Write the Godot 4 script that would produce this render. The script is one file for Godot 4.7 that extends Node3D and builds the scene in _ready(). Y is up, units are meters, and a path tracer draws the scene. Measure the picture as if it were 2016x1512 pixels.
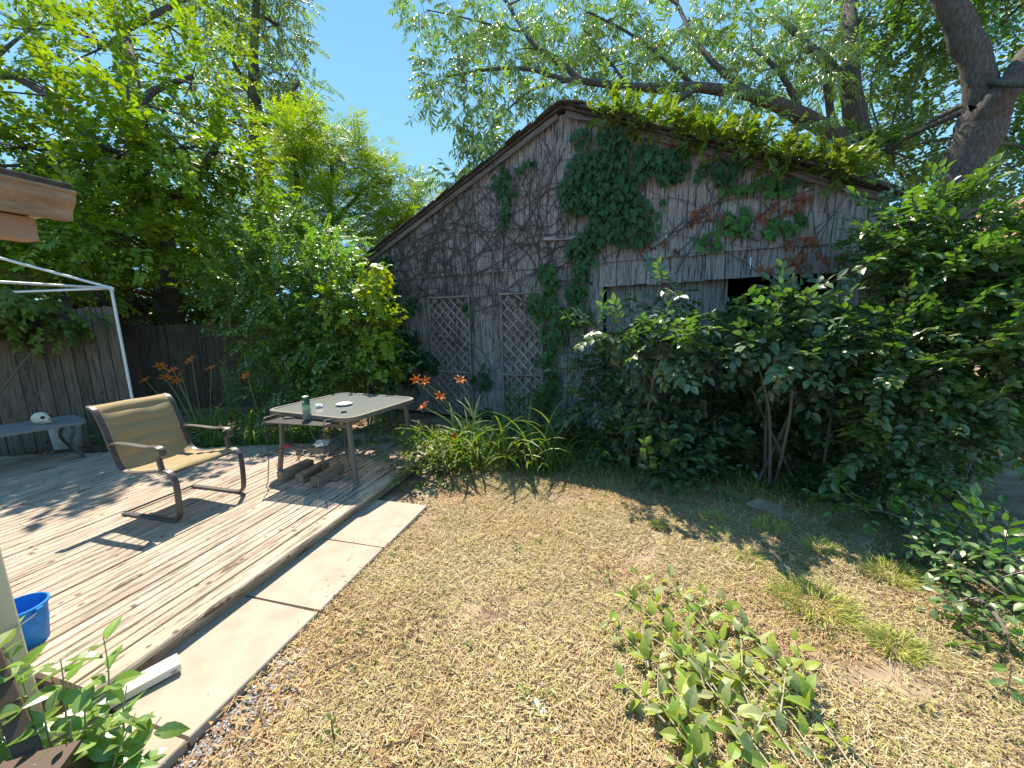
extends Node3D
# A backyard: old vine-covered barn, wooden deck with patio furniture, dry lawn, trees and shrubs.

func _ready() -> void:
	rng.seed = 20240607
	# camera, sky, sun, exposure
	var cam := Camera3D.new()
	cam.position = Vector3(0, 1.6, 0)
	cam.rotation = Vector3(deg_to_rad(-9.5), 0, deg_to_rad(-1.5))
	cam.fov = 2.0 * rad_to_deg(atan(756.0 / 765.0))
	cam.near = 0.05
	cam.far = 600.0
	add_child(cam)
	cam.current = true
	var env := Environment.new()
	env.background_mode = Environment.BG_SKY
	var sm := ProceduralSkyMaterial.new()
	sm.sky_top_color = lin(0.065, 0.19, 0.41)
	sm.sky_horizon_color = lin(0.23, 0.47, 0.63)
	sm.sky_curve = 0.6
	sm.ground_bottom_color = lin(0.12, 0.12, 0.08)
	sm.ground_horizon_color = lin(0.30, 0.36, 0.36)
	sm.sun_angle_max = 20.0
	sm.sun_curve = 0.05
	var sky := Sky.new()
	sky.sky_material = sm
	env.sky = sky
	env.tonemap_mode = Environment.TONE_MAPPER_LINEAR
	env.tonemap_exposure = 2.05
	env.sdfgi_enabled = true
	env.ssao_enabled = true
	env.ssil_enabled = true
	var we := WorldEnvironment.new()
	we.environment = env
	add_child(we)
	var sun := DirectionalLight3D.new()
	sun.light_energy = 1.6
	sun.light_color = Color(1.0, 0.955, 0.88)
	sun.light_angular_distance = 0.53
	sun.shadow_enabled = true
	sun.name = "sun"
	add_child(sun)
	sun.look_at_from_position(Vector3(-0.200, 0.829, -0.522) * 50.0, Vector3.ZERO)
	materials()
	ground()
	deck()
	path()
	barn()
	fences()
	neighbours()
	trees()
	shrubs()
	climbers()
	porch()
	furniture()
	lilies()
	lawn()
	foreground()

const MAPLE_CLUMPS = [[Vector3(-9.78,7.75,-9.19),1.39,70], [Vector3(-7.89,7.17,-8.77),1.25,70], [Vector3(-7.04,7.87,-9.34),1.17,60], [Vector3(-7.82,5.67,-7.63),1.02,60], [Vector3(-6.17,5.38,-7.43),0.79,48], [Vector3(-5.69,5.96,-7.88),0.73,44], [Vector3(-5.97,4.34,-6.67),0.71,50], [Vector3(-5.14,4.43,-6.74),0.74,55], [Vector3(-7.71,4.49,-6.74),0.84,60], [Vector3(-6.77,4.26,-6.80),0.75,60], [Vector3(-6.80,3.73,-7.40),0.75,60], [Vector3(-5.60,3.87,-7.40),0.75,60], [Vector3(-8.36,3.91,-7.60),0.90,70], [Vector3(-5.53,3.26,-7.80),0.70,50], [Vector3(-5.17,4.69,-7.60),0.65,50], [Vector3(-9.83,6.13,-7.94),1.09,60], [Vector3(-8.36,4.10,-6.45),0.82,60], [Vector3(-9.13,10.74,-11.56),1.54,60], [Vector3(-11.33,11.39,-12.04),1.60,60], [Vector3(-12.83,11.12,-11.79),1.57,60], [Vector3(-6.98,9.38,-10.52),0.96,45], [Vector3(-13.27,10.55,-11.33),1.56,40], [Vector3(-5.18,3.94,-8.00),0.60,40], [Vector3(-7.23,3.13,-5.60),0.60,45], [Vector3(-6.62,3.01,-5.70),0.55,40], [Vector3(-6.11,3.11,-5.90),0.55,40], [Vector3(-5.87,2.97,-6.30),0.55,40], [Vector3(-5.51,2.94,-6.60),0.50,35], [Vector3(-7.01,2.61,-6.20),0.40,25], [Vector3(-7.15,2.49,-5.80),0.40,25], [Vector3(-6.45,2.54,-6.40),0.40,25], [Vector3(-7.55,2.65,-5.40),0.50,30]]
const MAPLE_LIMBS = [[[Vector3(-7.18,1.03,-8.20),0.260], [Vector3(-6.92,2.88,-8.20),0.220], [Vector3(-6.88,3.80,-8.00),0.190], [Vector3(-6.64,4.39,-7.60),0.160], [Vector3(-6.28,5.25,-7.34),0.124], [Vector3(-7.89,7.71,-9.19),0.103], [Vector3(-9.98,10.48,-11.33),0.078]], [[Vector3(-6.88,3.80,-8.00),0.130], [Vector3(-5.85,4.26,-7.80),0.090], [Vector3(-5.14,4.86,-7.60),0.050]], [[Vector3(-6.64,4.39,-7.60),0.100], [Vector3(-6.71,4.68,-6.90),0.081], [Vector3(-8.26,5.82,-7.73),0.072], [Vector3(-10.02,6.73,-8.40),0.052]], [[Vector3(-6.28,5.25,-7.34),0.083], [Vector3(-6.28,5.77,-7.73),0.061], [Vector3(-5.74,6.18,-8.05),0.040]], [[Vector3(-7.89,7.71,-9.19),0.077], [Vector3(-7.46,8.49,-9.81),0.056], [Vector3(-6.98,9.38,-10.52),0.042]]]
const UNDER_CLUMPS = [[Vector3(-10.72,3.62,-9.00),1.00,60], [Vector3(-9.68,3.27,-9.00),1.00,60], [Vector3(-8.68,3.05,-9.20),1.00,60], [Vector3(-7.57,2.80,-9.20),1.00,60], [Vector3(-6.56,2.55,-9.20),1.00,60], [Vector3(-9.45,4.15,-9.60),1.00,60], [Vector3(-7.96,3.89,-9.60),1.00,55], [Vector3(-10.01,2.57,-8.40),0.80,45], [Vector3(-8.89,2.34,-8.40),0.80,45], [Vector3(-7.84,2.11,-8.60),0.80,45], [Vector3(-6.65,1.97,-8.60),0.80,40], [Vector3(-11.44,3.04,-8.60),1.00,50], [Vector3(-6.29,3.05,-9.60),1.00,50], [Vector3(-5.56,2.06,-9.00),0.90,45], [Vector3(-11.43,4.37,-9.00),1.00,50], [Vector3(-10.77,5.13,-9.80),1.10,50], [Vector3(-9.26,5.39,-10.00),1.10,50], [Vector3(-4.83,2.06,-9.60),0.90,45]]
const UNDER_LIMBS = [[[Vector3(-9.74,0.78,-9.00),0.160], [Vector3(-9.37,2.61,-9.00),0.130], [Vector3(-9.25,4.10,-9.40),0.070]], [[Vector3(-7.32,0.69,-9.20),0.160], [Vector3(-7.06,2.34,-9.20),0.120], [Vector3(-7.64,3.86,-9.50),0.070]]]
const POPLAR_CLUMPS = [[Vector3(-10.47,17.10,-20.00),1.60,70], [Vector3(-11.86,15.17,-20.00),1.50,70], [Vector3(-10.18,14.93,-20.00),1.40,60], [Vector3(-11.43,13.32,-20.00),1.60,70], [Vector3(-9.97,12.87,-20.00),1.20,50], [Vector3(-10.77,11.19,-20.00),1.40,60], [Vector3(-12.97,12.31,-20.00),1.50,60], [Vector3(-9.73,10.95,-20.00),1.00,45], [Vector3(-12.37,9.92,-20.00),1.50,60], [Vector3(-9.81,9.19,-20.00),1.20,45], [Vector3(-12.32,16.76,-20.00),1.50,60], [Vector3(-13.82,14.41,-20.00),1.50,50], [Vector3(-9.67,16.31,-20.00),1.00,35], [Vector3(-9.25,12.01,-20.00),0.60,20], [Vector3(-14.58,11.07,-20.00),1.60,50]]
const POPLAR_LIMBS = [[[Vector3(-12.50,1.62,-20.00),0.500], [Vector3(-11.74,7.42,-20.00),0.400], [Vector3(-11.65,10.78,-20.00),0.300], [Vector3(-11.35,13.94,-20.00),0.200], [Vector3(-10.69,17.11,-20.00),0.100]], [[Vector3(-11.61,10.56,-20.00),0.160], [Vector3(-10.22,11.82,-20.00),0.100], [Vector3(-9.41,12.65,-20.00),0.050]], [[Vector3(-11.56,11.85,-20.00),0.150], [Vector3(-12.33,13.55,-20.00),0.100], [Vector3(-12.49,15.58,-20.00),0.050]], [[Vector3(-11.53,9.01,-20.00),0.160], [Vector3(-9.98,9.86,-20.00),0.100], [Vector3(-9.16,10.72,-20.00),0.050]]]
const WALNUT_CLUMPS = [[Vector3(-5.24,6.02,-11.00),0.75,40], [Vector3(-4.49,6.18,-11.00),0.70,38], [Vector3(-3.88,5.62,-11.00),0.70,38], [Vector3(-3.39,5.11,-11.00),0.65,36], [Vector3(-2.82,4.71,-11.00),0.65,36], [Vector3(-2.37,4.38,-11.00),0.55,28], [Vector3(-4.81,5.01,-11.00),0.80,40], [Vector3(-3.91,4.38,-10.60),0.80,40], [Vector3(-5.21,4.41,-10.60),0.80,40], [Vector3(-3.09,3.99,-10.60),0.70,36], [Vector3(-6.04,5.42,-11.00),0.80,40], [Vector3(-5.71,3.64,-10.40),0.80,38], [Vector3(-4.47,3.45,-10.20),0.80,38], [Vector3(-3.53,3.31,-10.20),0.75,36], [Vector3(-5.93,6.57,-11.40),0.60,30], [Vector3(-5.01,6.86,-11.40),0.45,22], [Vector3(-2.75,3.81,-11.00),0.60,28], [Vector3(-6.78,4.43,-11.00),0.80,38], [Vector3(-2.35,4.84,-12.00),0.50,24]]
const WALNUT_LIMBS = [[[Vector3(-5.87,0.44,-11.00),0.120], [Vector3(-5.63,3.22,-11.00),0.100], [Vector3(-5.54,4.78,-11.00),0.080], [Vector3(-5.50,6.02,-11.00),0.050]], [[Vector3(-5.01,0.42,-11.00),0.120], [Vector3(-4.80,3.20,-11.00),0.100], [Vector3(-4.73,4.50,-11.00),0.070], [Vector3(-4.51,6.00,-11.00),0.040]], [[Vector3(-4.72,4.25,-11.00),0.060], [Vector3(-3.87,4.99,-11.00),0.040], [Vector3(-3.36,5.48,-11.00),0.030]], [[Vector3(-4.14,0.40,-11.00),0.100], [Vector3(-3.58,2.88,-10.80),0.080], [Vector3(-2.95,4.03,-10.80),0.050], [Vector3(-2.49,4.64,-11.00),0.030]], [[Vector3(-5.59,3.48,-11.00),0.060], [Vector3(-6.15,4.54,-11.00),0.050], [Vector3(-6.24,5.43,-11.00),0.030]]]
const WILLOW_CLUMPS = [[Vector3(-1.76,8.46,-10.03),0.62,26], [Vector3(-1.11,8.13,-9.78),0.60,26], [Vector3(-0.50,8.54,-10.11),0.62,26], [Vector3(-0.64,7.44,-9.26),0.48,20], [Vector3(0.11,7.80,-9.55),0.58,26], [Vector3(0.78,7.89,-9.63),0.62,28], [Vector3(0.97,6.87,-8.85),0.53,26], [Vector3(0.20,6.98,-8.91),0.39,16], [Vector3(-1.13,6.06,-8.19),0.42,20], [Vector3(-0.66,6.43,-8.47),0.44,18], [Vector3(-0.07,6.49,-8.53),0.41,16], [Vector3(-1.33,5.64,-7.86),0.31,14], [Vector3(-0.53,5.35,-7.66),0.37,18], [Vector3(-0.34,4.68,-7.16),0.32,16], [Vector3(0.06,5.28,-7.62),0.29,12], [Vector3(0.44,5.74,-7.97),0.32,14], [Vector3(1.00,5.72,-7.97),0.27,12], [Vector3(-0.30,4.30,-6.90),0.32,20], [Vector3(-0.37,4.05,-7.20),0.34,22], [Vector3(-0.62,3.83,-7.40),0.30,16], [Vector3(-1.04,4.08,-7.60),0.30,14], [Vector3(-0.05,4.41,-7.20),0.30,14], [Vector3(0.64,5.94,-8.13),0.23,8], [Vector3(1.72,8.27,-9.95),0.69,34], [Vector3(1.46,7.12,-9.05),0.46,20], [Vector3(2.26,7.47,-9.33),0.64,34], [Vector3(3.09,8.24,-9.95),0.66,32], [Vector3(3.35,7.08,-9.05),0.60,32], [Vector3(4.16,8.01,-9.78),0.63,34], [Vector3(1.98,6.44,-8.53),0.41,18], [Vector3(2.67,6.43,-8.53),0.42,20], [Vector3(2.02,5.36,-7.71),0.33,16], [Vector3(1.76,4.92,-7.38),0.29,14], [Vector3(2.50,5.22,-7.62),0.36,16], [Vector3(3.04,5.21,-7.62),0.41,22], [Vector3(3.29,6.10,-8.30),0.33,14], [Vector3(4.07,6.39,-8.53),0.46,24], [Vector3(3.94,5.32,-7.80),0.42,26], [Vector3(3.45,4.86,-7.50),0.40,24], [Vector3(4.46,4.97,-8.00),0.50,30], [Vector3(4.70,7.60,-9.48),0.59,30], [Vector3(5.35,7.59,-9.48),0.68,38], [Vector3(6.30,7.96,-9.78),0.68,38], [Vector3(5.01,6.22,-8.41),0.51,30], [Vector3(5.84,6.51,-8.66),0.60,36], [Vector3(6.89,7.55,-9.48),0.65,38], [Vector3(5.37,4.85,-8.20),0.55,34], [Vector3(4.89,4.33,-8.00),0.50,30], [Vector3(6.07,4.60,-8.30),0.60,36], [Vector3(5.96,5.93,-8.60),0.45,22], [Vector3(6.77,6.35,-8.90),0.50,26], [Vector3(6.44,4.09,-8.20),0.50,30], [Vector3(5.36,3.98,-7.80),0.45,26], [Vector3(4.28,4.45,-7.80),0.40,20], [Vector3(7.80,9.79,-11.25),0.87,34], [Vector3(6.27,9.83,-11.25),0.92,34], [Vector3(4.49,9.87,-11.25),0.84,28], [Vector3(2.96,9.90,-11.25),0.89,28], [Vector3(1.28,9.68,-11.04),0.77,24], [Vector3(-0.34,9.98,-11.25),0.80,20]]
const WILLOW_LIMBS = [[[Vector3(8.17,1.25,-9.00),0.270], [Vector3(7.81,3.69,-9.00),0.250], [Vector3(7.56,5.03,-9.00),0.220], [Vector3(7.25,6.21,-9.00),0.170], [Vector3(7.68,7.93,-9.78),0.138], [Vector3(9.64,11.55,-12.67),0.114]], [[Vector3(7.59,4.83,-9.00),0.190], [Vector3(6.81,5.21,-8.80),0.180], [Vector3(5.93,5.44,-8.50),0.150], [Vector3(4.66,5.64,-8.10),0.105], [Vector3(3.57,5.76,-8.04),0.088], [Vector3(2.32,5.80,-8.05),0.072], [Vector3(1.79,5.95,-8.15),0.067], [Vector3(1.48,6.03,-8.21),0.058], [Vector3(1.09,6.62,-8.66),0.059], [Vector3(0.78,6.95,-8.90),0.050], [Vector3(0.54,7.43,-9.27),0.044], [Vector3(0.08,8.97,-10.47),0.037]], [[Vector3(1.48,6.03,-8.21),0.056], [Vector3(1.13,6.06,-8.23),0.048], [Vector3(0.64,6.32,-8.41),0.039], [Vector3(0.13,6.42,-8.49),0.033], [Vector3(-0.39,6.37,-8.44),0.026], [Vector3(-1.11,6.19,-8.29),0.017]], [[Vector3(1.32,6.03,-8.21),0.034], [Vector3(0.91,5.95,-8.14),0.029], [Vector3(0.55,5.80,-8.02),0.025], [Vector3(0.25,5.51,-7.79),0.020], [Vector3(-0.15,4.97,-7.38),0.015], [Vector3(-0.38,4.40,-6.95),0.010]], [[Vector3(0.39,7.66,-9.45),0.030], [Vector3(-0.27,7.95,-9.66),0.023], [Vector3(-0.91,8.25,-9.88),0.016], [Vector3(-1.72,8.57,-10.11),0.011]], [[Vector3(3.51,5.72,-8.01),0.073], [Vector3(2.95,5.29,-7.67),0.052], [Vector3(2.34,4.91,-7.38),0.036], [Vector3(1.89,4.66,-7.19),0.021]], [[Vector3(4.66,5.64,-8.10),0.080], [Vector3(4.22,6.23,-8.41),0.063], [Vector3(4.03,7.24,-9.19),0.045], [Vector3(4.07,8.88,-10.47),0.037]], [[Vector3(3.57,5.76,-8.04),0.052], [Vector3(3.15,6.74,-8.78),0.039], [Vector3(2.62,7.65,-9.48),0.030], [Vector3(1.86,8.48,-10.11),0.019]], [[Vector3(7.25,6.21,-9.00),0.120], [Vector3(6.31,6.84,-8.91),0.081], [Vector3(6.19,7.96,-9.78),0.055]], [[Vector3(6.81,5.21,-8.80),0.080], [Vector3(6.66,5.83,-8.80),0.070], [Vector3(6.55,6.16,-8.80),0.050]], [[Vector3(6.22,5.37,-8.60),0.090], [Vector3(5.62,5.07,-8.30),0.060], [Vector3(5.36,4.72,-8.10),0.040]], [[Vector3(5.93,5.44,-8.50),0.070], [Vector3(5.40,6.11,-8.40),0.050], [Vector3(5.13,7.04,-9.05),0.032]], [[Vector3(2.32,5.80,-8.05),0.033], [Vector3(2.10,6.60,-8.66),0.025], [Vector3(1.75,7.67,-9.48),0.018]]]
const ELM_CLUMPS = [[Vector3(8.17,8.06,-10.00),0.80,40], [Vector3(8.53,7.02,-10.00),0.80,40], [Vector3(8.89,7.84,-10.00),0.80,40], [Vector3(9.47,7.00,-10.00),0.80,40], [Vector3(8.45,5.67,-9.60),0.70,34], [Vector3(9.30,5.95,-9.80),0.70,34], [Vector3(7.70,4.62,-9.00),0.60,30], [Vector3(8.36,4.61,-9.00),0.65,32], [Vector3(9.37,5.04,-9.40),0.70,34], [Vector3(8.49,3.87,-8.60),0.50,24], [Vector3(9.42,7.57,-9.60),0.70,30], [Vector3(10.09,7.17,-9.00),0.70,30], [Vector3(10.70,6.69,-9.00),0.70,30], [Vector3(9.78,7.27,-8.60),0.60,24], [Vector3(10.14,5.00,-8.40),0.70,34], [Vector3(9.68,4.22,-8.00),0.60,28], [Vector3(10.69,5.64,-8.60),0.70,30], [Vector3(10.15,4.30,-8.00),0.70,28], [Vector3(9.97,3.93,-8.60),0.50,18], [Vector3(7.50,3.54,-8.40),0.45,18], [Vector3(8.64,8.84,-10.00),0.80,34], [Vector3(9.11,8.09,-9.00),0.70,30], [Vector3(10.32,8.15,-9.00),0.70,26], [Vector3(10.98,6.71,-8.60),0.80,26], [Vector3(10.16,3.45,-7.60),0.60,22], [Vector3(9.91,6.46,-10.00),0.60,26]]
const ELM_LIMBS = [[[Vector3(7.33,1.31,-6.80),0.360], [Vector3(7.27,2.50,-6.80),0.340], [Vector3(7.33,3.14,-6.80),0.325], [Vector3(7.48,3.84,-6.80),0.300], [Vector3(7.59,4.50,-6.75),0.290], [Vector3(7.61,4.73,-6.70),0.260]], [[Vector3(7.59,4.50,-6.75),0.240], [Vector3(7.55,4.96,-6.80),0.200], [Vector3(7.40,5.59,-6.90),0.190], [Vector3(7.16,6.16,-7.00),0.180], [Vector3(6.92,6.86,-7.10),0.160], [Vector3(6.71,7.90,-7.20),0.120]], [[Vector3(7.57,4.42,-6.75),0.220], [Vector3(7.57,4.71,-6.60),0.200], [Vector3(7.74,5.01,-6.50),0.190], [Vector3(8.05,5.54,-6.50),0.170], [Vector3(8.40,6.37,-6.50),0.140]], [[Vector3(7.47,4.83,-6.90),0.070], [Vector3(7.56,4.86,-7.40),0.060], [Vector3(7.65,4.80,-8.00),0.040], [Vector3(7.74,4.77,-8.60),0.030]], [[Vector3(7.48,4.75,-6.90),0.050], [Vector3(7.29,4.67,-7.20),0.045], [Vector3(7.35,4.71,-7.60),0.030]], [[Vector3(7.44,5.00,-6.60),0.050], [Vector3(7.44,4.73,-6.20),0.035], [Vector3(7.56,4.64,-6.00),0.025]]]
const LEFT_SHRUB = [[Vector3(-4.41,2.60,-6.60),0.42,34], [Vector3(-3.89,2.74,-6.60),0.42,34], [Vector3(-3.41,2.65,-6.60),0.42,34], [Vector3(-2.88,2.47,-6.50),0.42,34], [Vector3(-2.43,2.12,-6.30),0.40,34], [Vector3(-4.50,2.10,-6.40),0.40,30], [Vector3(-3.97,2.08,-6.20),0.42,36], [Vector3(-3.50,2.06,-6.20),0.42,36], [Vector3(-3.03,1.98,-6.20),0.42,36], [Vector3(-2.54,1.73,-6.10),0.42,36], [Vector3(-2.12,1.64,-6.00),0.36,30], [Vector3(-3.82,1.53,-6.10),0.40,32], [Vector3(-3.30,1.44,-6.00),0.42,36], [Vector3(-2.85,1.35,-6.00),0.42,36], [Vector3(-2.36,1.19,-5.90),0.42,36], [Vector3(-1.98,1.11,-5.80),0.30,24], [Vector3(-3.46,0.99,-5.90),0.36,30], [Vector3(-2.95,0.91,-5.80),0.40,34], [Vector3(-2.46,0.80,-5.70),0.36,32], [Vector3(-2.02,0.72,-5.60),0.30,26], [Vector3(-3.25,0.72,-5.60),0.30,24], [Vector3(-4.54,2.99,-7.00),0.40,28], [Vector3(-3.92,3.27,-7.20),0.45,30], [Vector3(-3.14,3.04,-7.00),0.45,30]]
const VINE_COLUMN = [[Vector3(-1.87,2.38,-5.70),0.14,12], [Vector3(-1.91,2.06,-5.60),0.18,16], [Vector3(-1.82,1.85,-5.60),0.18,16], [Vector3(-1.91,1.56,-5.60),0.20,18], [Vector3(-1.79,1.35,-5.50),0.18,16], [Vector3(-1.95,1.21,-5.50),0.20,16], [Vector3(-1.75,1.00,-5.40),0.14,10], [Vector3(-2.57,1.94,-5.70),0.20,14], [Vector3(-2.33,1.79,-5.60),0.18,12]]
const DOGWOOD = [[Vector3(1.52,1.82,-3.88),0.17,11], [Vector3(1.59,1.60,-3.78),0.26,21], [Vector3(1.35,1.38,-3.51),0.27,25], [Vector3(1.67,1.32,-3.61),0.26,23], [Vector3(1.16,1.51,-3.81),0.22,17], [Vector3(1.27,1.21,-3.83),0.27,20], [Vector3(1.64,0.98,-3.96),0.29,14], [Vector3(2.01,0.85,-4.06),0.26,11], [Vector3(1.14,1.06,-4.26),0.26,11], [Vector3(1.28,0.72,-3.96),0.29,14], [Vector3(1.52,0.60,-3.76),0.29,14], [Vector3(1.88,0.46,-3.86),0.26,11], [Vector3(0.95,0.69,-4.16),0.24,10], [Vector3(1.07,0.40,-3.96),0.26,11], [Vector3(1.34,0.32,-3.66),0.24,10], [Vector3(1.65,0.21,-3.66),0.20,8], [Vector3(0.84,1.47,-3.91),0.20,13], [Vector3(0.78,0.99,-4.46),0.20,7]]
const DOGWOOD_B = [[Vector3(2.48,1.70,-3.48),0.18,13], [Vector3(2.30,1.49,-3.38),0.22,20], [Vector3(2.64,1.48,-3.48),0.22,20], [Vector3(2.09,1.32,-3.38),0.20,17], [Vector3(2.38,1.28,-3.28),0.23,21], [Vector3(2.89,1.29,-3.48),0.22,17], [Vector3(2.26,1.49,-3.68),0.16,11], [Vector3(2.47,1.02,-3.50),0.23,16], [Vector3(2.75,1.02,-3.50),0.22,14], [Vector3(2.21,1.10,-3.70),0.16,9], [Vector3(3.09,1.65,-3.78),0.16,10]]
const RIGHT_SHRUB = [[Vector3(3.47,2.33,-3.53),0.23,22], [Vector3(3.63,2.34,-3.44),0.23,22], [Vector3(3.75,2.17,-3.35),0.23,22], [Vector3(3.25,2.02,-3.44),0.22,20], [Vector3(3.46,2.04,-3.35),0.27,28], [Vector3(3.66,2.03,-3.27),0.29,30], [Vector3(3.78,1.83,-3.10),0.31,30], [Vector3(3.86,1.80,-3.01),0.27,24], [Vector3(3.58,1.75,-3.27),0.27,28], [Vector3(3.68,1.73,-3.10),0.31,30], [Vector3(3.73,1.72,-2.92),0.31,30], [Vector3(2.97,1.40,-3.10),0.22,20], [Vector3(3.17,1.39,-3.10),0.25,24], [Vector3(3.60,1.46,-3.10),0.29,28], [Vector3(3.67,1.42,-2.92),0.31,30], [Vector3(3.82,1.46,-2.84),0.27,22], [Vector3(3.52,1.05,-3.85),0.26,20], [Vector3(3.00,1.08,-3.01),0.27,26], [Vector3(3.32,1.11,-3.01),0.29,28], [Vector3(3.53,1.12,-2.92),0.29,28], [Vector3(3.74,1.12,-2.84),0.29,28], [Vector3(3.69,0.58,-4.30),0.26,18], [Vector3(3.49,0.63,-3.65),0.30,24], [Vector3(3.11,0.81,-2.92),0.27,26], [Vector3(3.43,0.80,-2.92),0.27,22], [Vector3(3.64,0.82,-2.84),0.27,22], [Vector3(3.44,0.23,-4.30),0.24,16], [Vector3(3.62,0.16,-3.96),0.28,20], [Vector3(2.88,0.52,-2.84),0.23,18], [Vector3(3.79,0.80,-2.75),0.27,20], [Vector3(2.88,0.16,-3.44),0.24,14], [Vector3(2.95,0.16,-3.09),0.22,12], [Vector3(3.27,0.56,-2.92),0.22,10], [Vector3(3.40,0.46,-4.60),0.24,16], [Vector3(3.95,1.71,-2.92),0.27,20]]
const LOW_SHRUB = [[Vector3(2.53,0.16,-2.66),0.16,12], [Vector3(2.86,0.16,-2.81),0.20,16], [Vector3(2.92,0.16,-2.64),0.20,16], [Vector3(3.35,0.16,-2.87),0.20,14], [Vector3(2.58,0.16,-2.45),0.16,12], [Vector3(2.68,0.16,-2.14),0.20,16], [Vector3(2.66,0.16,-2.00),0.22,20], [Vector3(2.94,0.16,-2.08),0.22,20], [Vector3(2.47,0.16,-1.79),0.20,18], [Vector3(2.46,0.16,-1.68),0.20,16], [Vector3(2.40,0.16,-1.87),0.16,12], [Vector3(2.18,0.16,-1.51),0.18,14], [Vector3(2.74,0.16,-1.86),0.20,14], [Vector3(2.87,0.16,-2.37),0.16,10]]
const SHADE_SHRUB = [[Vector3(1.07,1.13,-4.70),0.26,20], [Vector3(0.87,0.53,-4.60),0.26,20], [Vector3(1.07,0.16,-4.17),0.22,18], [Vector3(1.46,0.72,-4.20),0.30,26], [Vector3(1.43,0.19,-4.05),0.26,20], [Vector3(1.91,0.71,-4.20),0.30,26], [Vector3(1.85,0.25,-4.00),0.28,22], [Vector3(2.33,1.14,-4.30),0.26,22], [Vector3(2.31,0.66,-4.10),0.28,24], [Vector3(2.20,0.20,-3.95),0.26,20], [Vector3(2.62,0.84,-4.00),0.28,24], [Vector3(2.59,0.37,-3.90),0.28,22], [Vector3(2.29,0.16,-3.48),0.22,16], [Vector3(2.94,0.64,-3.90),0.28,24], [Vector3(2.90,0.23,-3.80),0.26,20], [Vector3(3.28,0.84,-3.90),0.28,22], [Vector3(3.30,0.38,-3.80),0.28,22], [Vector3(2.97,0.16,-3.43),0.22,16], [Vector3(3.79,1.38,-4.20),0.28,20], [Vector3(4.15,1.76,-4.40),0.26,18], [Vector3(1.58,0.16,-3.40),0.18,12], [Vector3(1.26,0.16,-3.42),0.18,12], [Vector3(3.70,0.83,-3.90),0.28,20]]

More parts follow.
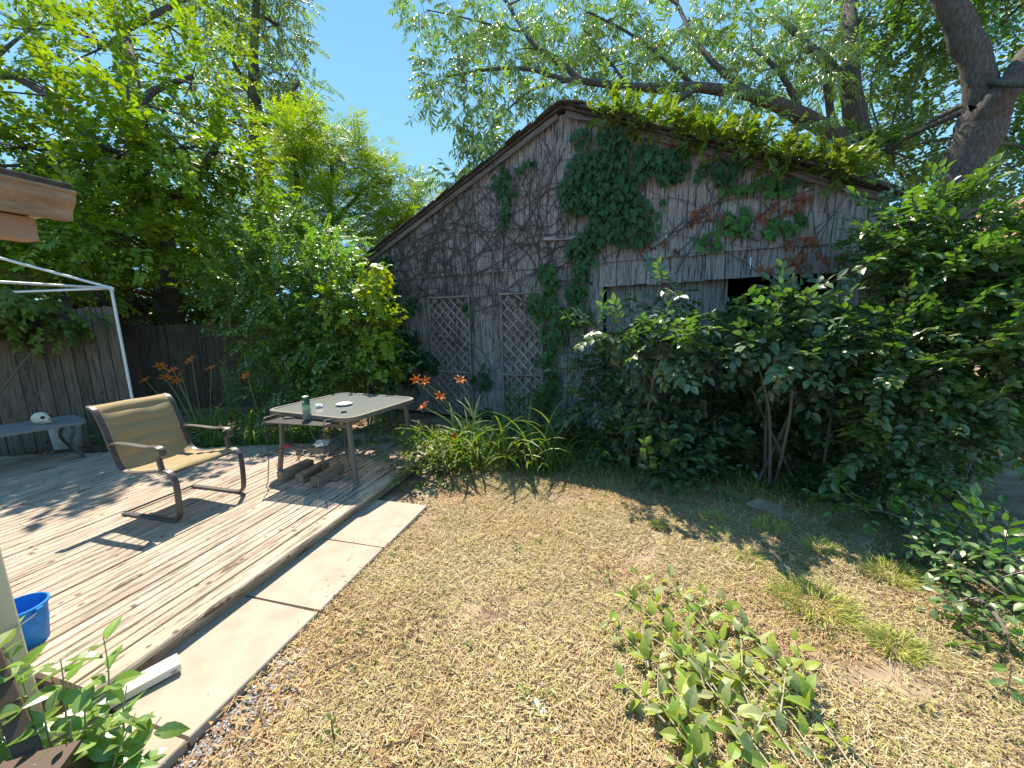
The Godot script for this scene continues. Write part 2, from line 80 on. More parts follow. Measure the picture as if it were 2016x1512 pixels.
# ---------------------------------------------------------------- helpers
class MB:
	var v := PackedVector3Array()
	var n := PackedVector3Array()
	var c := PackedColorArray()
	var uv := PackedVector2Array()
	var ix := PackedInt32Array()

	func vert(p: Vector3, nn: Vector3, col: Color, t := Vector2.ZERO) -> int:
		v.append(p); n.append(nn); c.append(col); uv.append(t)
		return v.size() - 1

	func tri(p: Vector3, q: Vector3, r: Vector3, col: Color, nn = null) -> void:
		var m: Vector3 = (q - p).cross(r - p).normalized() if nn == null else nn
		var i := vert(p, m, col)
		vert(q, m, col); vert(r, m, col)
		ix.append(i); ix.append(i + 2); ix.append(i + 1)

	# a b c d run counter-clockwise seen from outside
	func quad(a: Vector3, b: Vector3, cc: Vector3, d: Vector3, col: Color, ua := Vector2(0, 0), ub := Vector2(1, 0), uc := Vector2(1, 1), ud := Vector2(0, 1)) -> void:
		var m := (b - a).cross(d - a)
		if m.length_squared() < 1e-14:
			m = (cc - b).cross(d - b)
		m = m.normalized()
		var i := vert(a, m, col, ua)
		vert(b, m, col, ub); vert(cc, m, col, uc); vert(d, m, col, ud)
		for k in [0, 2, 1, 0, 3, 2]:
			ix.append(i + k)

	func box(t: Transform3D, s: Vector3, col := Color.WHITE) -> void:
		board(t, s, 0.0, col, Vector2.ZERO)

	# a beam along local x with chamfered long edges; s = length, thickness (y), width (z); uv: u along the length in metres, v round it
	func board(t: Transform3D, s: Vector3, ch: float, col: Color, o: Vector2, top_wave := 0.0) -> void:
		var hx := s.x * 0.5
		var hy := s.y * 0.5
		var hz := s.z * 0.5
		var pr: Array[Vector2] = []
		if ch > 0.0:
			pr = [Vector2(-hz + ch, hy), Vector2(hz - ch, hy), Vector2(hz, hy - ch), Vector2(hz, -hy + ch), Vector2(hz - ch, -hy), Vector2(-hz + ch, -hy), Vector2(-hz, -hy + ch), Vector2(-hz, hy - ch)]
		else:
			pr = [Vector2(-hz, hy), Vector2(hz, hy), Vector2(hz, -hy), Vector2(-hz, -hy)]
		var k := pr.size()
		var w := 0.0
		for i in k:
			var a := pr[i]
			var b := pr[(i + 1) % k]
			var l := a.distance_to(b)
			quad(t * Vector3(-hx, a.y, a.x), t * Vector3(-hx, b.y, b.x), t * Vector3(hx, b.y, b.x), t * Vector3(hx, a.y, a.x), col,
				Vector2(o.x, o.y + w), Vector2(o.x, o.y + w + l), Vector2(o.x + s.x, o.y + w + l), Vector2(o.x + s.x, o.y + w))
			w += l
		for side in [-1.0, 1.0]:
			var m: Vector3 = t.basis.x.normalized() * side
			var i0 := v.size()
			for i in k:
				vert(t * Vector3(hx * side, pr[i].y, pr[i].x), m, col, Vector2(o.x + pr[i].y * 0.3, o.y + pr[i].x))
			for i in range(1, k - 1):
				for q in ([0, i + 1, i] if side > 0 else [0, i, i + 1]):
					ix.append(i0 + q)

	func tube(pts: Array, rad: Array, sides: int, col: Color, vary := 0.0, us := 1.0) -> void:
		var cnt := pts.size()
		if cnt < 2:
			return
		var d0: Vector3 = (pts[1] - pts[0]).normalized()
		var x := d0.cross(Vector3(0.31, 0.2, 0.93)).normalized()
		var i0 := v.size()
		var run := 0.0
		for i in cnt:
			var d: Vector3 = (pts[mini(i + 1, cnt - 1)] - pts[maxi(i - 1, 0)]).normalized()
			x = (x - d * x.dot(d)).normalized()
			var y := d.cross(x)
			if i > 0:
				run += (pts[i] - pts[i - 1]).length()
			for k in sides + 1:
				var a := TAU * k / sides
				var m := x * cos(a) + y * sin(a)
				var r: float = rad[i]
				if vary > 0.0:
					r *= 1.0 + vary * sin(a * 2.0 + i * 0.9) + vary * 0.6 * sin(a * 3.0 - i * 1.7)
				vert(pts[i] + m * r, m, col, Vector2(run * us, float(k) / sides * 6.0 * r))
		for i in cnt - 1:
			for k in sides:
				var a := i0 + i * (sides + 1) + k
				var b := a + sides + 1
				for q in [a, b, a + 1, a + 1, b, b + 1]:
					ix.append(q)
		var last: Vector3 = (pts[cnt - 1] - pts[cnt - 2]).normalized()
		var cap := vert(pts[cnt - 1], last, col)
		var cb := i0 + (cnt - 1) * (sides + 1)
		for k in sides:
			ix.append(cap); ix.append(cb + k + 1); ix.append(cb + k)
		var cap2 := vert(pts[0], -d0, col)
		for k in sides:
			ix.append(cap2); ix.append(i0 + k); ix.append(i0 + k + 1)

	# profile of (radius, height) turned round y
	func lathe(t: Transform3D, prof: Array, sides: int, col: Color) -> void:
		var i0 := v.size()
		var cnt := prof.size()
		for i in cnt:
			var a: Vector2 = prof[maxi(i - 1, 0)]
			var b: Vector2 = prof[mini(i + 1, cnt - 1)]
			var tg := (b - a).normalized()
			for k in sides + 1:
				var an := TAU * k / sides
				var m := Vector3(cos(an) * tg.y, -tg.x, sin(an) * tg.y)
				vert(t * Vector3(cos(an) * prof[i].x, prof[i].y, sin(an) * prof[i].x), (t.basis * m).normalized(), col, Vector2(float(k) / sides, float(i) / (cnt - 1)))
		for i in cnt - 1:
			for k in sides:
				var a := i0 + i * (sides + 1) + k
				var b := a + sides + 1
				for q in [a, a + 1, b, a + 1, b + 1, b]:
					ix.append(q)

	# strap of width w (along axis side) and thickness th following pts
	func strap(pts: Array, side: Vector3, w: float, th: float, col: Color) -> void:
		var cnt := pts.size()
		var rings := []
		for i in cnt:
			var d: Vector3 = (pts[mini(i + 1, cnt - 1)] - pts[maxi(i - 1, 0)]).normalized()
			var up := d.cross(side).normalized()
			var e := 0.3
			var ring := []
			for q in [[-1, 1 - e], [-1 + e, 1], [1 - e, 1], [1, 1 - e], [1, -1 + e], [1 - e, -1], [-1 + e, -1], [-1, -1 + e]]:
				ring.append(pts[i] + side * (q[0] * w * 0.5) + up * (q[1] * th * 0.5))
			rings.append(ring)
		for i in cnt - 1:
			for k in 8:
				quad(rings[i][k], rings[i + 1][k], rings[i + 1][(k + 1) % 8], rings[i][(k + 1) % 8], col)
		for e2 in [0, cnt - 1]:
			for k in range(1, 7):
				tri(rings[e2][0], rings[e2][k], rings[e2][k + 1], col)

	func add(o: MB, t: Transform3D, tint := Color.WHITE) -> void:
		var i0 := v.size()
		for i in o.v.size():
			vert(t * o.v[i], (t.basis * o.n[i]).normalized(), o.c[i] * tint, o.uv[i])
		for i in o.ix:
			ix.append(i0 + i)

	func done() -> ArrayMesh:
		var a := []
		a.resize(Mesh.ARRAY_MAX)
		a[Mesh.ARRAY_VERTEX] = v
		a[Mesh.ARRAY_NORMAL] = n
		a[Mesh.ARRAY_COLOR] = c
		a[Mesh.ARRAY_TEX_UV] = uv
		a[Mesh.ARRAY_INDEX] = ix
		var m := ArrayMesh.new()
		m.add_surface_from_arrays(Mesh.PRIMITIVE_TRIANGLES, a)
		return m


var rng := RandomNumberGenerator.new()
var M := {}
var taken := {}


func rf(a: float, b: float) -> float:
	return rng.randf_range(a, b)


func rdir() -> Vector3:
	var z := rf(-1, 1)
	var a := rf(0, TAU)
	var r := sqrt(1.0 - z * z)
	return Vector3(r * cos(a), z, r * sin(a))


func numbered(s: String) -> String:
	var k: int = taken.get(s, 0)
	taken[s] = k + 1
	return s if k == 0 else "%s_%03d" % [s, k]


func thing(called: String, label: String, category: String, at := Vector3.ZERO, turn := 0.0, group := "") -> Node3D:
	var o := Node3D.new()
	o.name = numbered(called)
	add_child(o)
	o.position = at
	o.rotation.y = turn
	o.set_meta("label", label)
	o.set_meta("category", category)
	if group:
		o.set_meta("group", group)
	return o


func setting(called: String, label := "") -> Node3D:
	var o := Node3D.new()
	o.name = called
	add_child(o)
	o.set_meta("kind", "structure")
	if label:
		o.set_meta("label", label)
	return o


func part(parent: Node, called: String, mesh: Mesh, mat: Material, xf := Transform3D.IDENTITY, label := "") -> MeshInstance3D:
	var o := MeshInstance3D.new()
	o.name = called
	o.mesh = mesh
	o.material_override = mat
	o.transform = xf
	parent.add_child(o, true)
	if label:
		o.set_meta("label", label)
	return o


func copies(parent: Node, called: String, mesh: Mesh, mat: Material, xfs: Array, cols: Array) -> MultiMeshInstance3D:
	var mm := MultiMesh.new()
	mm.transform_format = MultiMesh.TRANSFORM_3D
	mm.use_colors = true
	mm.mesh = mesh
	mm.instance_count = xfs.size()
	for i in xfs.size():
		mm.set_instance_transform(i, xfs[i])
		mm.set_instance_color(i, cols[i])
	var o := MultiMeshInstance3D.new()
	o.name = called
	o.multimesh = mm
	o.material_override = mat
	parent.add_child(o, true)
	o.set_meta("kind", "stuff")
	return o


func lin(r: float, g: float, b: float) -> Color:
	return Color(r, g, b).linear_to_srgb()


func plain(r: float, g: float, b: float, rough := 0.7, metal := 0.0) -> StandardMaterial3D:
	var m := StandardMaterial3D.new()
	m.albedo_color = lin(r, g, b)
	m.roughness = rough
	m.metallic = metal
	return m


func leaf_mat(rough: float, spec: float, back: Color) -> StandardMaterial3D:
	var m := StandardMaterial3D.new()
	m.vertex_color_use_as_albedo = true
	m.roughness = rough
	m.metallic_specular = spec
	m.backlight_enabled = true
	m.backlight = back
	m.cull_mode = BaseMaterial3D.CULL_DISABLED
	return m


func fnoise(s: int, f: float, oct := 3) -> FastNoiseLite:
	var q := FastNoiseLite.new()
	q.seed = s
	q.frequency = f
	q.fractal_octaves = oct
	q.noise_type = FastNoiseLite.TYPE_SIMPLEX_SMOOTH
	return q


# grain runs along u; the picture repeats along u (2.4 m); v covers 0.8 m
func wood_image(s: int, dark: Color, mid: Color, light: Color, warm: Color, crack: float, knots: int) -> Image:
	var w := 640
	var h := 320
	var im := Image.create(w, h, false, Image.FORMAT_RGB8)
	var na := fnoise(s, 1.0, 4)
	var nb := fnoise(s + 7, 1.0, 2)
	var nc := fnoise(s + 13, 1.0, 3)
	var r2 := RandomNumberGenerator.new()
	r2.seed = s
	var kn := []
	for k in knots:
		kn.append([r2.randf(), r2.randf(), r2.randf_range(0.006, 0.014)])
	for x in w:
		var a := TAU * x / w
		var cx := cos(a)
		var sx := sin(a)
		for y in h:
			var v := float(y) / h
			var shift := 0.0
			var kd := 9.0
			for k in kn:
				var du: float = (float(x) / w - k[0]) * 3.0
				du -= 3.0 * round(du / 3.0)
				var dv: float = v - k[1]
				var q := sqrt(du * du * 0.6 + dv * dv)
				kd = minf(kd, q / k[2])
				shift += dv * exp(-q * q / (k[2] * k[2] * 14.0)) * 0.7
			var vv := v - shift
			var band := na.get_noise_3d(cx * 0.9, sx * 0.9, vv * 26.0)
			var fine := nb.get_noise_3d(cx * 2.6, sx * 2.6, vv * 120.0)
			var patch := nc.get_noise_3d(cx * 1.6, sx * 1.6, v * 5.0)
			var t := clampf(0.5 + band * 0.55 + fine * 0.35, 0.0, 1.0)
			var col := dark.lerp(mid, clampf(t * 2.0, 0, 1)) if t < 0.5 else mid.lerp(light, t * 2.0 - 1.0)
			col = col.lerp(warm, clampf(patch * 1.2 + 0.1, 0.0, 0.6))
			if band + fine * 0.7 < -crack:
				col = col.lerp(dark * 0.55, 0.8)
			if kd < 1.0:
				col = dark * 0.8
			elif kd < 1.6:
				col = col.lerp(dark, 0.6)
			im.set_pixel(x, y, col.linear_to_srgb())
	return im


func wood_mat(im: Image, rough: float, relief: float) -> StandardMaterial3D:
	var m := StandardMaterial3D.new()
	var t := ImageTexture.create_from_image(im)
	m.albedo_texture = t
	m.vertex_color_use_as_albedo = true
	m.roughness = rough
	m.metallic_specular = 0.35
	m.heightmap_enabled = true
	m.heightmap_texture = t
	m.heightmap_scale = relief
	m.uv1_scale = Vector3(1.0 / 2.4, 1.0 / 0.8, 1)
	return m


func ramp(stops: Array) -> Gradient:
	var g := Gradient.new()
	var off := PackedFloat32Array()
	var col := PackedColorArray()
	for s in stops:
		off.append(s[0])
		col.append((s[1] as Color).linear_to_srgb())
	g.offsets = off
	g.colors = col
	return g


func noise_tex(s: int, f: float, oct: int, stops: Array, size := 512, kind := FastNoiseLite.TYPE_SIMPLEX_SMOOTH) -> NoiseTexture2D:
	var t := NoiseTexture2D.new()
	var q := fnoise(s, f, oct)
	q.noise_type = kind
	t.noise = q
	t.width = size
	t.height = size
	t.seamless = true
	if stops.size():
		t.color_ramp = ramp(stops)
	return t


# two layers of noise on world axes: coarse x fine, with relief
func grainy(coarse: NoiseTexture2D, cs: float, fine: NoiseTexture2D, fs: float, rough: float, relief: float, local := false) -> StandardMaterial3D:
	var m := StandardMaterial3D.new()
	m.albedo_texture = coarse
	m.uv1_triplanar = true
	m.uv1_world_triplanar = not local
	m.uv1_scale = Vector3.ONE * cs
	m.roughness = rough
	m.metallic_specular = 0.3
	m.detail_enabled = true
	m.detail_albedo = fine
	m.detail_blend_mode = BaseMaterial3D.BLEND_MODE_MUL
	m.detail_uv_layer = BaseMaterial3D.DETAIL_UV_2
	m.uv2_triplanar = true
	m.uv2_world_triplanar = not local
	m.uv2_scale = Vector3.ONE * fs
	if relief > 0.0:
		m.heightmap_enabled = true
		m.heightmap_texture = coarse
		m.heightmap_scale = relief
	return m


# ---------------------------------------------------------------- leaves
# a leaf from the origin along +y, face to +z
func leaf(mb: MB, t: Transform3D, ln: float, wd: float, st: Array, fold: float, droop: float, col: Color) -> void:
	var mids := []
	var lefts := []
	var rights := []
	for s in st:
		var y: float = s[0] * ln
		var z: float = -droop * ln * s[0] * s[0]
		mids.append(t * Vector3(0, y, z))
		var hw: float = s[1] * wd * 0.5
		lefts.append(t * Vector3(-hw, y, z + fold * hw))
		rights.append(t * Vector3(hw, y, z + fold * hw))
	for i in st.size() - 1:
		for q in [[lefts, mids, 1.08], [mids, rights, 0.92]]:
			var cs := Color(col.r * q[2], col.g * q[2], col.b * q[2])  # left half lighter, right darker: midrib look and facet shading put into the colour
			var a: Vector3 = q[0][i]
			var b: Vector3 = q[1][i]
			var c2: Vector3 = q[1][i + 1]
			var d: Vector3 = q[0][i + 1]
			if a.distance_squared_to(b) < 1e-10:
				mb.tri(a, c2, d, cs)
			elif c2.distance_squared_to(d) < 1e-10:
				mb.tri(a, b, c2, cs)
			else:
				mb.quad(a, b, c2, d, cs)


const OVATE = [[0.0, 0.0], [0.22, 0.82], [0.5, 1.0], [0.8, 0.55], [1.0, 0.0]]
const LANCE = [[0.0, 0.0], [0.35, 1.0], [0.7, 0.7], [1.0, 0.0]]
const SMALL = [[0.0, 0.0], [0.45, 1.0], [1.0, 0.0]]
const MAPLE = [[0, 0], [0.24, -0.04], [0.5, 0.1], [0.4, 0.28], [0.62, 0.55], [0.34, 0.56], [0.22, 0.66], [0, 1.0]]
const IVY = [[0, 0.0], [0.26, -0.1], [0.5, 0.12], [0.36, 0.4], [0.2, 0.6], [0, 1.0]]


func lobed(mb: MB, t: Transform3D, ln: float, outline: Array, fold: float, droop: float, col: Color) -> void:
	for side in [-1.0, 1.0]:
		var hub := t * Vector3(0, 0.12 * ln, 0)
		for i in outline.size() - 1:
			var a: Array = outline[i]
			var b: Array = outline[i + 1]
			var p := t * Vector3(a[0] * side * ln, a[1] * ln, (absf(a[0]) * fold - droop * a[1] * a[1]) * ln)
			var q := t * Vector3(b[0] * side * ln, b[1] * ln, (absf(b[0]) * fold - droop * b[1] * b[1]) * ln)
			if side > 0:
				mb.tri(hub, p, q, col)
			else:
				mb.tri(hub, q, p, col)


func face(y: Vector3, up: Vector3, roll := 0.0) -> Basis:
	y = y.normalized()
	var x := y.cross(up)
	if x.length_squared() < 1e-4:
		x = y.cross(Vector3(0.9, 0.1, 0.3))
	x = x.normalized()
	var b := Basis(x, y, x.cross(y))
	return b.rotated(y, roll) if roll != 0.0 else b


# a leafy twig along +y, leaves facing mostly +z. kind: ovate, lance, maple, pinnate, small
func sprig(kind: String, count: int, twig: float, ll: float, col: Color, twig_col: Color) -> ArrayMesh:
	var mb := MB.new()
	var pts := []
	var rad := []
	var bend := rf(-0.12, 0.12)
	for i in 4:
		var f := i / 3.0
		pts.append(Vector3(bend * f * f * twig, f * twig, -0.12 * f * f * twig))
		rad.append(lerpf(0.0035, 0.0012, f))
	mb.tube(pts, rad, 3, twig_col)
	for i in count:
		var f := (i + 0.6) / count
		var p: Vector3 = pts[0].lerp(pts[1], f * 3) if f < 0.333 else (pts[1].lerp(pts[2], f * 3 - 1) if f < 0.667 else pts[2].lerp(pts[3], f * 3 - 2))
		var side := 1.0 if i % 2 == 0 else -1.0
		var sp := lerpf(1.25, 0.35, f * f) * side + rf(-0.3, 0.3)
		var d := Vector3(sin(sp), cos(sp), rf(-0.45, 0.35))
		var shade := rf(0.78, 1.22)
		var cc := Color(col.r * shade * rf(0.9, 1.15), col.g * shade, col.b * shade * rf(0.8, 1.2))
		var l := ll * rf(0.7, 1.15)
		var b := face(d, Vector3(rf(-0.5, 0.5), rf(-0.4, 0.4), 1.0))
		var t := Transform3D(b, p + d.normalized() * ll * 0.12)
		match kind:
			"ovate":
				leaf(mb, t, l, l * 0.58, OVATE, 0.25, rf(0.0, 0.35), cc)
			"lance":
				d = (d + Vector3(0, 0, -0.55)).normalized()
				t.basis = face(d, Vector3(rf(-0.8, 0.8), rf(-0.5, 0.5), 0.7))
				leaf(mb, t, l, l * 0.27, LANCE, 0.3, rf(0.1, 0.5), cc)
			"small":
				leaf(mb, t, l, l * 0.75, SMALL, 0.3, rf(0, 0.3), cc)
			"maple":
				lobed(mb, t, l, MAPLE, rf(0.0, 0.25), rf(0.1, 0.4), cc)
			"ivy":
				lobed(mb, t, l, IVY, rf(0.05, 0.25), rf(0.1, 0.4), cc)
			"pinnate":
				var n2 := 6
				for k in n2 * 2 + 1:
					var g := (k / 2 + 0.8) / (n2 + 0.8)
					var s2 := 1.0 if k % 2 == 0 else -1.0
					var pp := t * Vector3(0, g * l * 3.2, -0.5 * g * g * l)
					var dd := t.basis * (Vector3(s2 * 0.95, 0.45, rf(-0.25, 0.1)) if k < n2 * 2 else Vector3(0, 1, -0.2))
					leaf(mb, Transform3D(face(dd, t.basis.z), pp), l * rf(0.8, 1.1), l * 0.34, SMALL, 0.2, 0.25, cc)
	return mb.done()


func catmull(pts: Array, per: int) -> Array:
	var out := []
	for i in pts.size() - 1:
		var p0 = pts[maxi(i - 1, 0)]
		var p1 = pts[i]
		var p2 = pts[i + 1]
		var p3 = pts[mini(i + 2, pts.size() - 1)]
		for k in per:
			var t := float(k) / per
			out.append(0.5 * ((2.0 * p1) + (p2 - p0) * t + (2.0 * p0 - 5.0 * p1 + 4.0 * p2 - p3) * t * t + (3.0 * p1 - p0 - 3.0 * p2 + p3) * t * t * t))
	out.append(pts[pts.size() - 1])
	return out


# a tree or shrub: limbs as tapered tubes, clumps of leafy twigs hung on branches that reach each clump
func grow(root: Node3D, limbs: Array, clumps: Array, twigs: Array, mat: Material, bark: Material, opt := {}) -> void:
	var o := root.position
	var tb := MB.new()
	var bb := MB.new()
	var anchors := []
	var tint: Color = opt.get("tint", Color.WHITE)
	var thin: float = opt.get("branch", 0.02)
	for li in limbs.size():
		var pts := []
		var rad := []
		for q in limbs[li]:
			pts.append(q[0] - o)
			rad.append(q[1])
		var sp := catmull(pts, 5)
		var sr := []
		for i in sp.size():
			var f := float(i) / 5.0
			var k := mini(int(f), rad.size() - 2)
			sr.append(lerpf(rad[k], rad[k + 1], f - k))
			if i % 2 == 0:
				anchors.append([sp[i], sr[i]])
		if li == 0 or rad[0] > 0.1:
			for i in range(1, sp.size() - 1):
				sp[i] += rdir() * sr[i] * 0.08
		tb.tube(sp, sr, 12 if rad[0] > 0.1 else 7, Color.WHITE, 0.05 if rad[0] > 0.1 else 0.0, 1.0)
	var xfs := []
	var cols := []
	for k in twigs.size():
		xfs.append([])
		cols.append([])
	var hang: float = opt.get("hang", 0.15)
	var dens: float = opt.get("density", 1.0)
	var size: float = opt.get("size", 1.0)
	for cl in clumps:
		var c: Vector3 = cl[0] - o
		var r: float = cl[1]
		var best := Vector3(c.x * 0.3, 0.0, c.z * 0.3)
		var bd := 1e9
		var br := thin
		for a in anchors:
			var dd: float = a[0].distance_to(c) + maxf(0.0, a[0].y - c.y) * 0.8
			if dd < bd:
				bd = dd
				best = a[0]
				br = a[1]
		if anchors.is_empty():
			best = Vector3(rf(-0.08, 0.08) + c.x * 0.25, 0, rf(-0.08, 0.08) + c.z * 0.25)
		var r0 := minf(br * 0.8, thin * clampf(r * 1.6, 0.5, 2.0))
		var mid := best.lerp(c, 0.55) + Vector3(rf(-0.1, 0.1), rf(0.0, 0.2), rf(-0.1, 0.1)) * best.distance_to(c) * 0.5
		var arc := catmull([best, mid, c], 4)
		var ar := []
		for i in arc.size():
			ar.append(lerpf(r0, r0 * 0.35, float(i) / (arc.size() - 1)))
		bb.tube(arc, ar, 5, Color.WHITE)
		var cnt := int(cl[2] * dens)
		var squash := Vector3(rf(0.85, 1.25), rf(0.6, 0.9), rf(0.85, 1.25))
		var ctint := rf(0.82, 1.18)
		for i in cnt:
			var u := rdir()
			var p := c + u * squash * r * pow(rng.randf(), 0.45) * (1.35 if rng.randf() < 0.12 else 1.0)
			var dirv := (u * 0.9 + rdir() * 0.6 + Vector3(0, 0.25 - hang, 0)).normalized()
			dirv = (dirv + Vector3(0, -hang, 0)).normalized()
			var b := face(dirv, Vector3(rf(-0.4, 0.4), 1, rf(-0.4, 0.4)))
			var s := size * rf(0.75, 1.2)
			var which := rng.randi() % twigs.size()
			xfs[which].append(Transform3D(b.scaled(Vector3.ONE * s), p))
			var sh := ctint * rf(0.85, 1.15)
			cols[which].append(Color(tint.r * sh * rf(0.92, 1.1), tint.g * sh, tint.b * sh * rf(0.85, 1.15)))
			if i % 5 == 0:
				bb.tube([c.lerp(p, 0.0), c.lerp(p, 0.5) + rdir() * r * 0.12, p], [r0 * 0.35, r0 * 0.25, 0.002], 3, Color.WHITE)
	if limbs.size():
		part(root, opt.get("trunk", "trunk"), tb.done(), bark)
	var tw := part(root, "branches", bb.done(), bark)
	tw.set_meta("kind", "stuff")
	for k in twigs.size():
		if xfs[k].size():
			copies(root, opt.get("crown", "crown"), twigs[k], mat, xfs[k], cols[k])

# ---------------------------------------------------------------- materials
func materials() -> void:
	M.deck = wood_mat(wood_image(3, Color(0.14, 0.105, 0.08), Color(0.40, 0.325, 0.255), Color(0.58, 0.50, 0.41), Color(0.46, 0.34, 0.26), 0.5, 20), 0.75, 0.3)
	M.barn = wood_mat(wood_image(11, Color(0.09, 0.08, 0.078), Color(0.30, 0.278, 0.272), Color(0.47, 0.445, 0.435), Color(0.32, 0.26, 0.22), 0.44, 10), 0.9, 0.6)
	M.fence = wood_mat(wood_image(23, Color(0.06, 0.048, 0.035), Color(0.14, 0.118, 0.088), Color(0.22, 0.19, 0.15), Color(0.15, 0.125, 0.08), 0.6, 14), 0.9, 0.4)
	M.shingle = grainy(noise_tex(5, 0.02, 4, [[0.0, Color(0.05, 0.045, 0.04)], [0.6, Color(0.12, 0.1, 0.085)], [1.0, Color(0.2, 0.18, 0.14)]]), 1.5, noise_tex(6, 0.2, 2, [[0.0, Color(0.5, 0.5, 0.5)], [1.0, Color(1, 1, 1)]], 256), 4.0, 0.95, 0.5)
	M.concrete = grainy(noise_tex(8, 0.012, 5, [[0.0, Color(0.37, 0.305, 0.24)], [0.5, Color(0.425, 0.36, 0.29)], [1.0, Color(0.46, 0.395, 0.32)]]), 0.7, noise_tex(9, 0.35, 2, [[0.0, Color(0.35, 0.33, 0.3)], [0.22, Color(0.8, 0.79, 0.77)], [0.6, Color(1, 1, 1)], [1.0, Color(1, 1, 1)]], 512), 2.4, 0.9, 0.03)
	M.soil = grainy(noise_tex(14, 0.01, 5, [[0.0, Color(0.12, 0.08, 0.055)], [0.4, Color(0.25, 0.175, 0.125)], [0.65, Color(0.34, 0.25, 0.18)], [1.0, Color(0.46, 0.36, 0.24)]]), 0.45, noise_tex(15, 0.22, 3, [[0.0, Color(0.45, 0.42, 0.38)], [0.4, Color(0.85, 0.84, 0.8)], [1.0, Color(1, 1, 1)]], 512), 2.2, 1.0, 1.2)
	M.bark = grainy(noise_tex(31, 0.03, 4, [[0.0, Color(0.06, 0.05, 0.045)], [0.5, Color(0.16, 0.135, 0.115)], [1.0, Color(0.27, 0.235, 0.20)]], 512, FastNoiseLite.TYPE_CELLULAR), 1.6, noise_tex(32, 0.05, 3, [[0.0, Color(0.55, 0.55, 0.55)], [1.0, Color(1, 1, 1)]], 256), 1.2, 0.95, 2.5)
	M.bark.uv1_scale = Vector3(2.6, 0.55, 2.6)
	M.twig = plain(0.14, 0.11, 0.085, 0.9)
	M.vine = plain(0.085, 0.062, 0.058, 0.9)
	M.leaf = leaf_mat(0.45, 0.55, Color(0.98, 1.0, 0.4))
	M.ivy = leaf_mat(0.5, 0.42, Color(0.7, 0.9, 0.4))
	M.leaf_gloss = leaf_mat(0.36, 0.75, Color(0.8, 0.95, 0.4))
	M.leaf_gloss.clearcoat_enabled = true
	M.leaf_gloss.clearcoat = 0.5
	M.leaf_gloss.clearcoat_roughness = 0.28
	M.leaf_dull = leaf_mat(0.6, 0.4, Color(0.9, 0.95, 0.5))
	M.straw = leaf_mat(0.75, 0.3, Color(0.5, 0.45, 0.3))
	M.petal = leaf_mat(0.5, 0.4, Color(0.95, 0.6, 0.3))
	M.white_metal = plain(0.72, 0.73, 0.72, 0.35)
	M.dark_metal = plain(0.085, 0.072, 0.068, 0.42)
	M.taupe = plain(0.155, 0.135, 0.115, 0.45)
	M.black = plain(0.015, 0.015, 0.016, 0.5)
	M.cream = plain(0.62, 0.54, 0.38, 0.6)
	M.white_wood = wood_mat(wood_image(91, Color(0.34, 0.28, 0.22), Color(0.70, 0.66, 0.59), Color(0.78, 0.75, 0.70), Color(0.62, 0.55, 0.46), 0.6, 3), 0.7, 0.2)
	M.white_paint = plain(0.74, 0.70, 0.63, 0.65)
	M.gutter = grainy(noise_tex(41, 0.015, 4, [[0.0, Color(0.16, 0.11, 0.075)], [0.45, Color(0.36, 0.26, 0.18)], [1.0, Color(0.50, 0.39, 0.27)]]), 1.1, noise_tex(42, 0.08, 3, [[0.0, Color(0.7, 0.68, 0.65)], [1.0, Color(1, 1, 1)]], 256), 1.5, 0.6, 0.0)
	M.gutter.uv1_scale = Vector3(0.6, 3.0, 0.6)
	M.beam = plain(0.36, 0.22, 0.145, 0.75)
	M.blue = grainy(noise_tex(95, 0.03, 4, [[0.0, Color(0.03, 0.17, 0.46)], [0.5, Color(0.02, 0.20, 0.62)], [1.0, Color(0.05, 0.25, 0.66)]], 256), 3.0, noise_tex(96, 0.2, 2, [[0.0, Color(0.7, 0.72, 0.75)], [0.3, Color(1, 1, 1)], [1.0, Color(1, 1, 1)]], 256), 3.0, 0.45, 0.0, true)
	M.bone = plain(0.66, 0.58, 0.42, 0.55)
	M.red = plain(0.42, 0.02, 0.03, 0.5)
	M.brown = plain(0.085, 0.05, 0.035, 0.7)
	M.bucket = plain(0.50, 0.52, 0.48, 0.5)
	M.brick_roof = plain(0.34, 0.13, 0.09, 0.8)
	M.house = plain(0.55, 0.52, 0.47, 0.85)
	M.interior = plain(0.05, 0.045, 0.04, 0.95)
	M.log = plain(0.26, 0.22, 0.18, 0.9)
	var gl := StandardMaterial3D.new()
	gl.transparency = BaseMaterial3D.TRANSPARENCY_ALPHA
	gl.albedo_color = Color(lin(0.27, 0.285, 0.26), 0.78)
	gl.roughness = 0.12
	M.table_glass = gl
	var clear := StandardMaterial3D.new()
	clear.transparency = BaseMaterial3D.TRANSPARENCY_ALPHA
	clear.albedo_color = Color(0.95, 0.97, 0.97, 0.08)
	clear.roughness = 0.03
	M.glass = clear
	# woven sling cloth: fine cross threads along u
	var im := Image.create(512, 512, false, Image.FORMAT_RGB8)
	var nz := fnoise(77, 1.0, 3)
	for y in 512:
		var row := 0.5 + 0.5 * sin(y * TAU / 8.0)
		var rv := nz.get_noise_2d(3.0, y * 0.37) * 0.5
		for x in 512:
			var q := 0.72 + 0.22 * row + rv * 0.35 + nz.get_noise_2d(x * 0.02, y * 0.6) * 0.22 + 0.06 * sin(x * TAU / 4.0)
			im.set_pixel(x, y, Color(0.41 * q, 0.315 * q, 0.175 * q).linear_to_srgb())
	var cl := StandardMaterial3D.new()
	cl.albedo_texture = ImageTexture.create_from_image(im)
	cl.roughness = 0.85
	cl.metallic_specular = 0.3
	cl.backlight_enabled = true
	cl.backlight = Color(0.3, 0.26, 0.18)
	cl.cull_mode = BaseMaterial3D.CULL_DISABLED
	M.cloth = cl


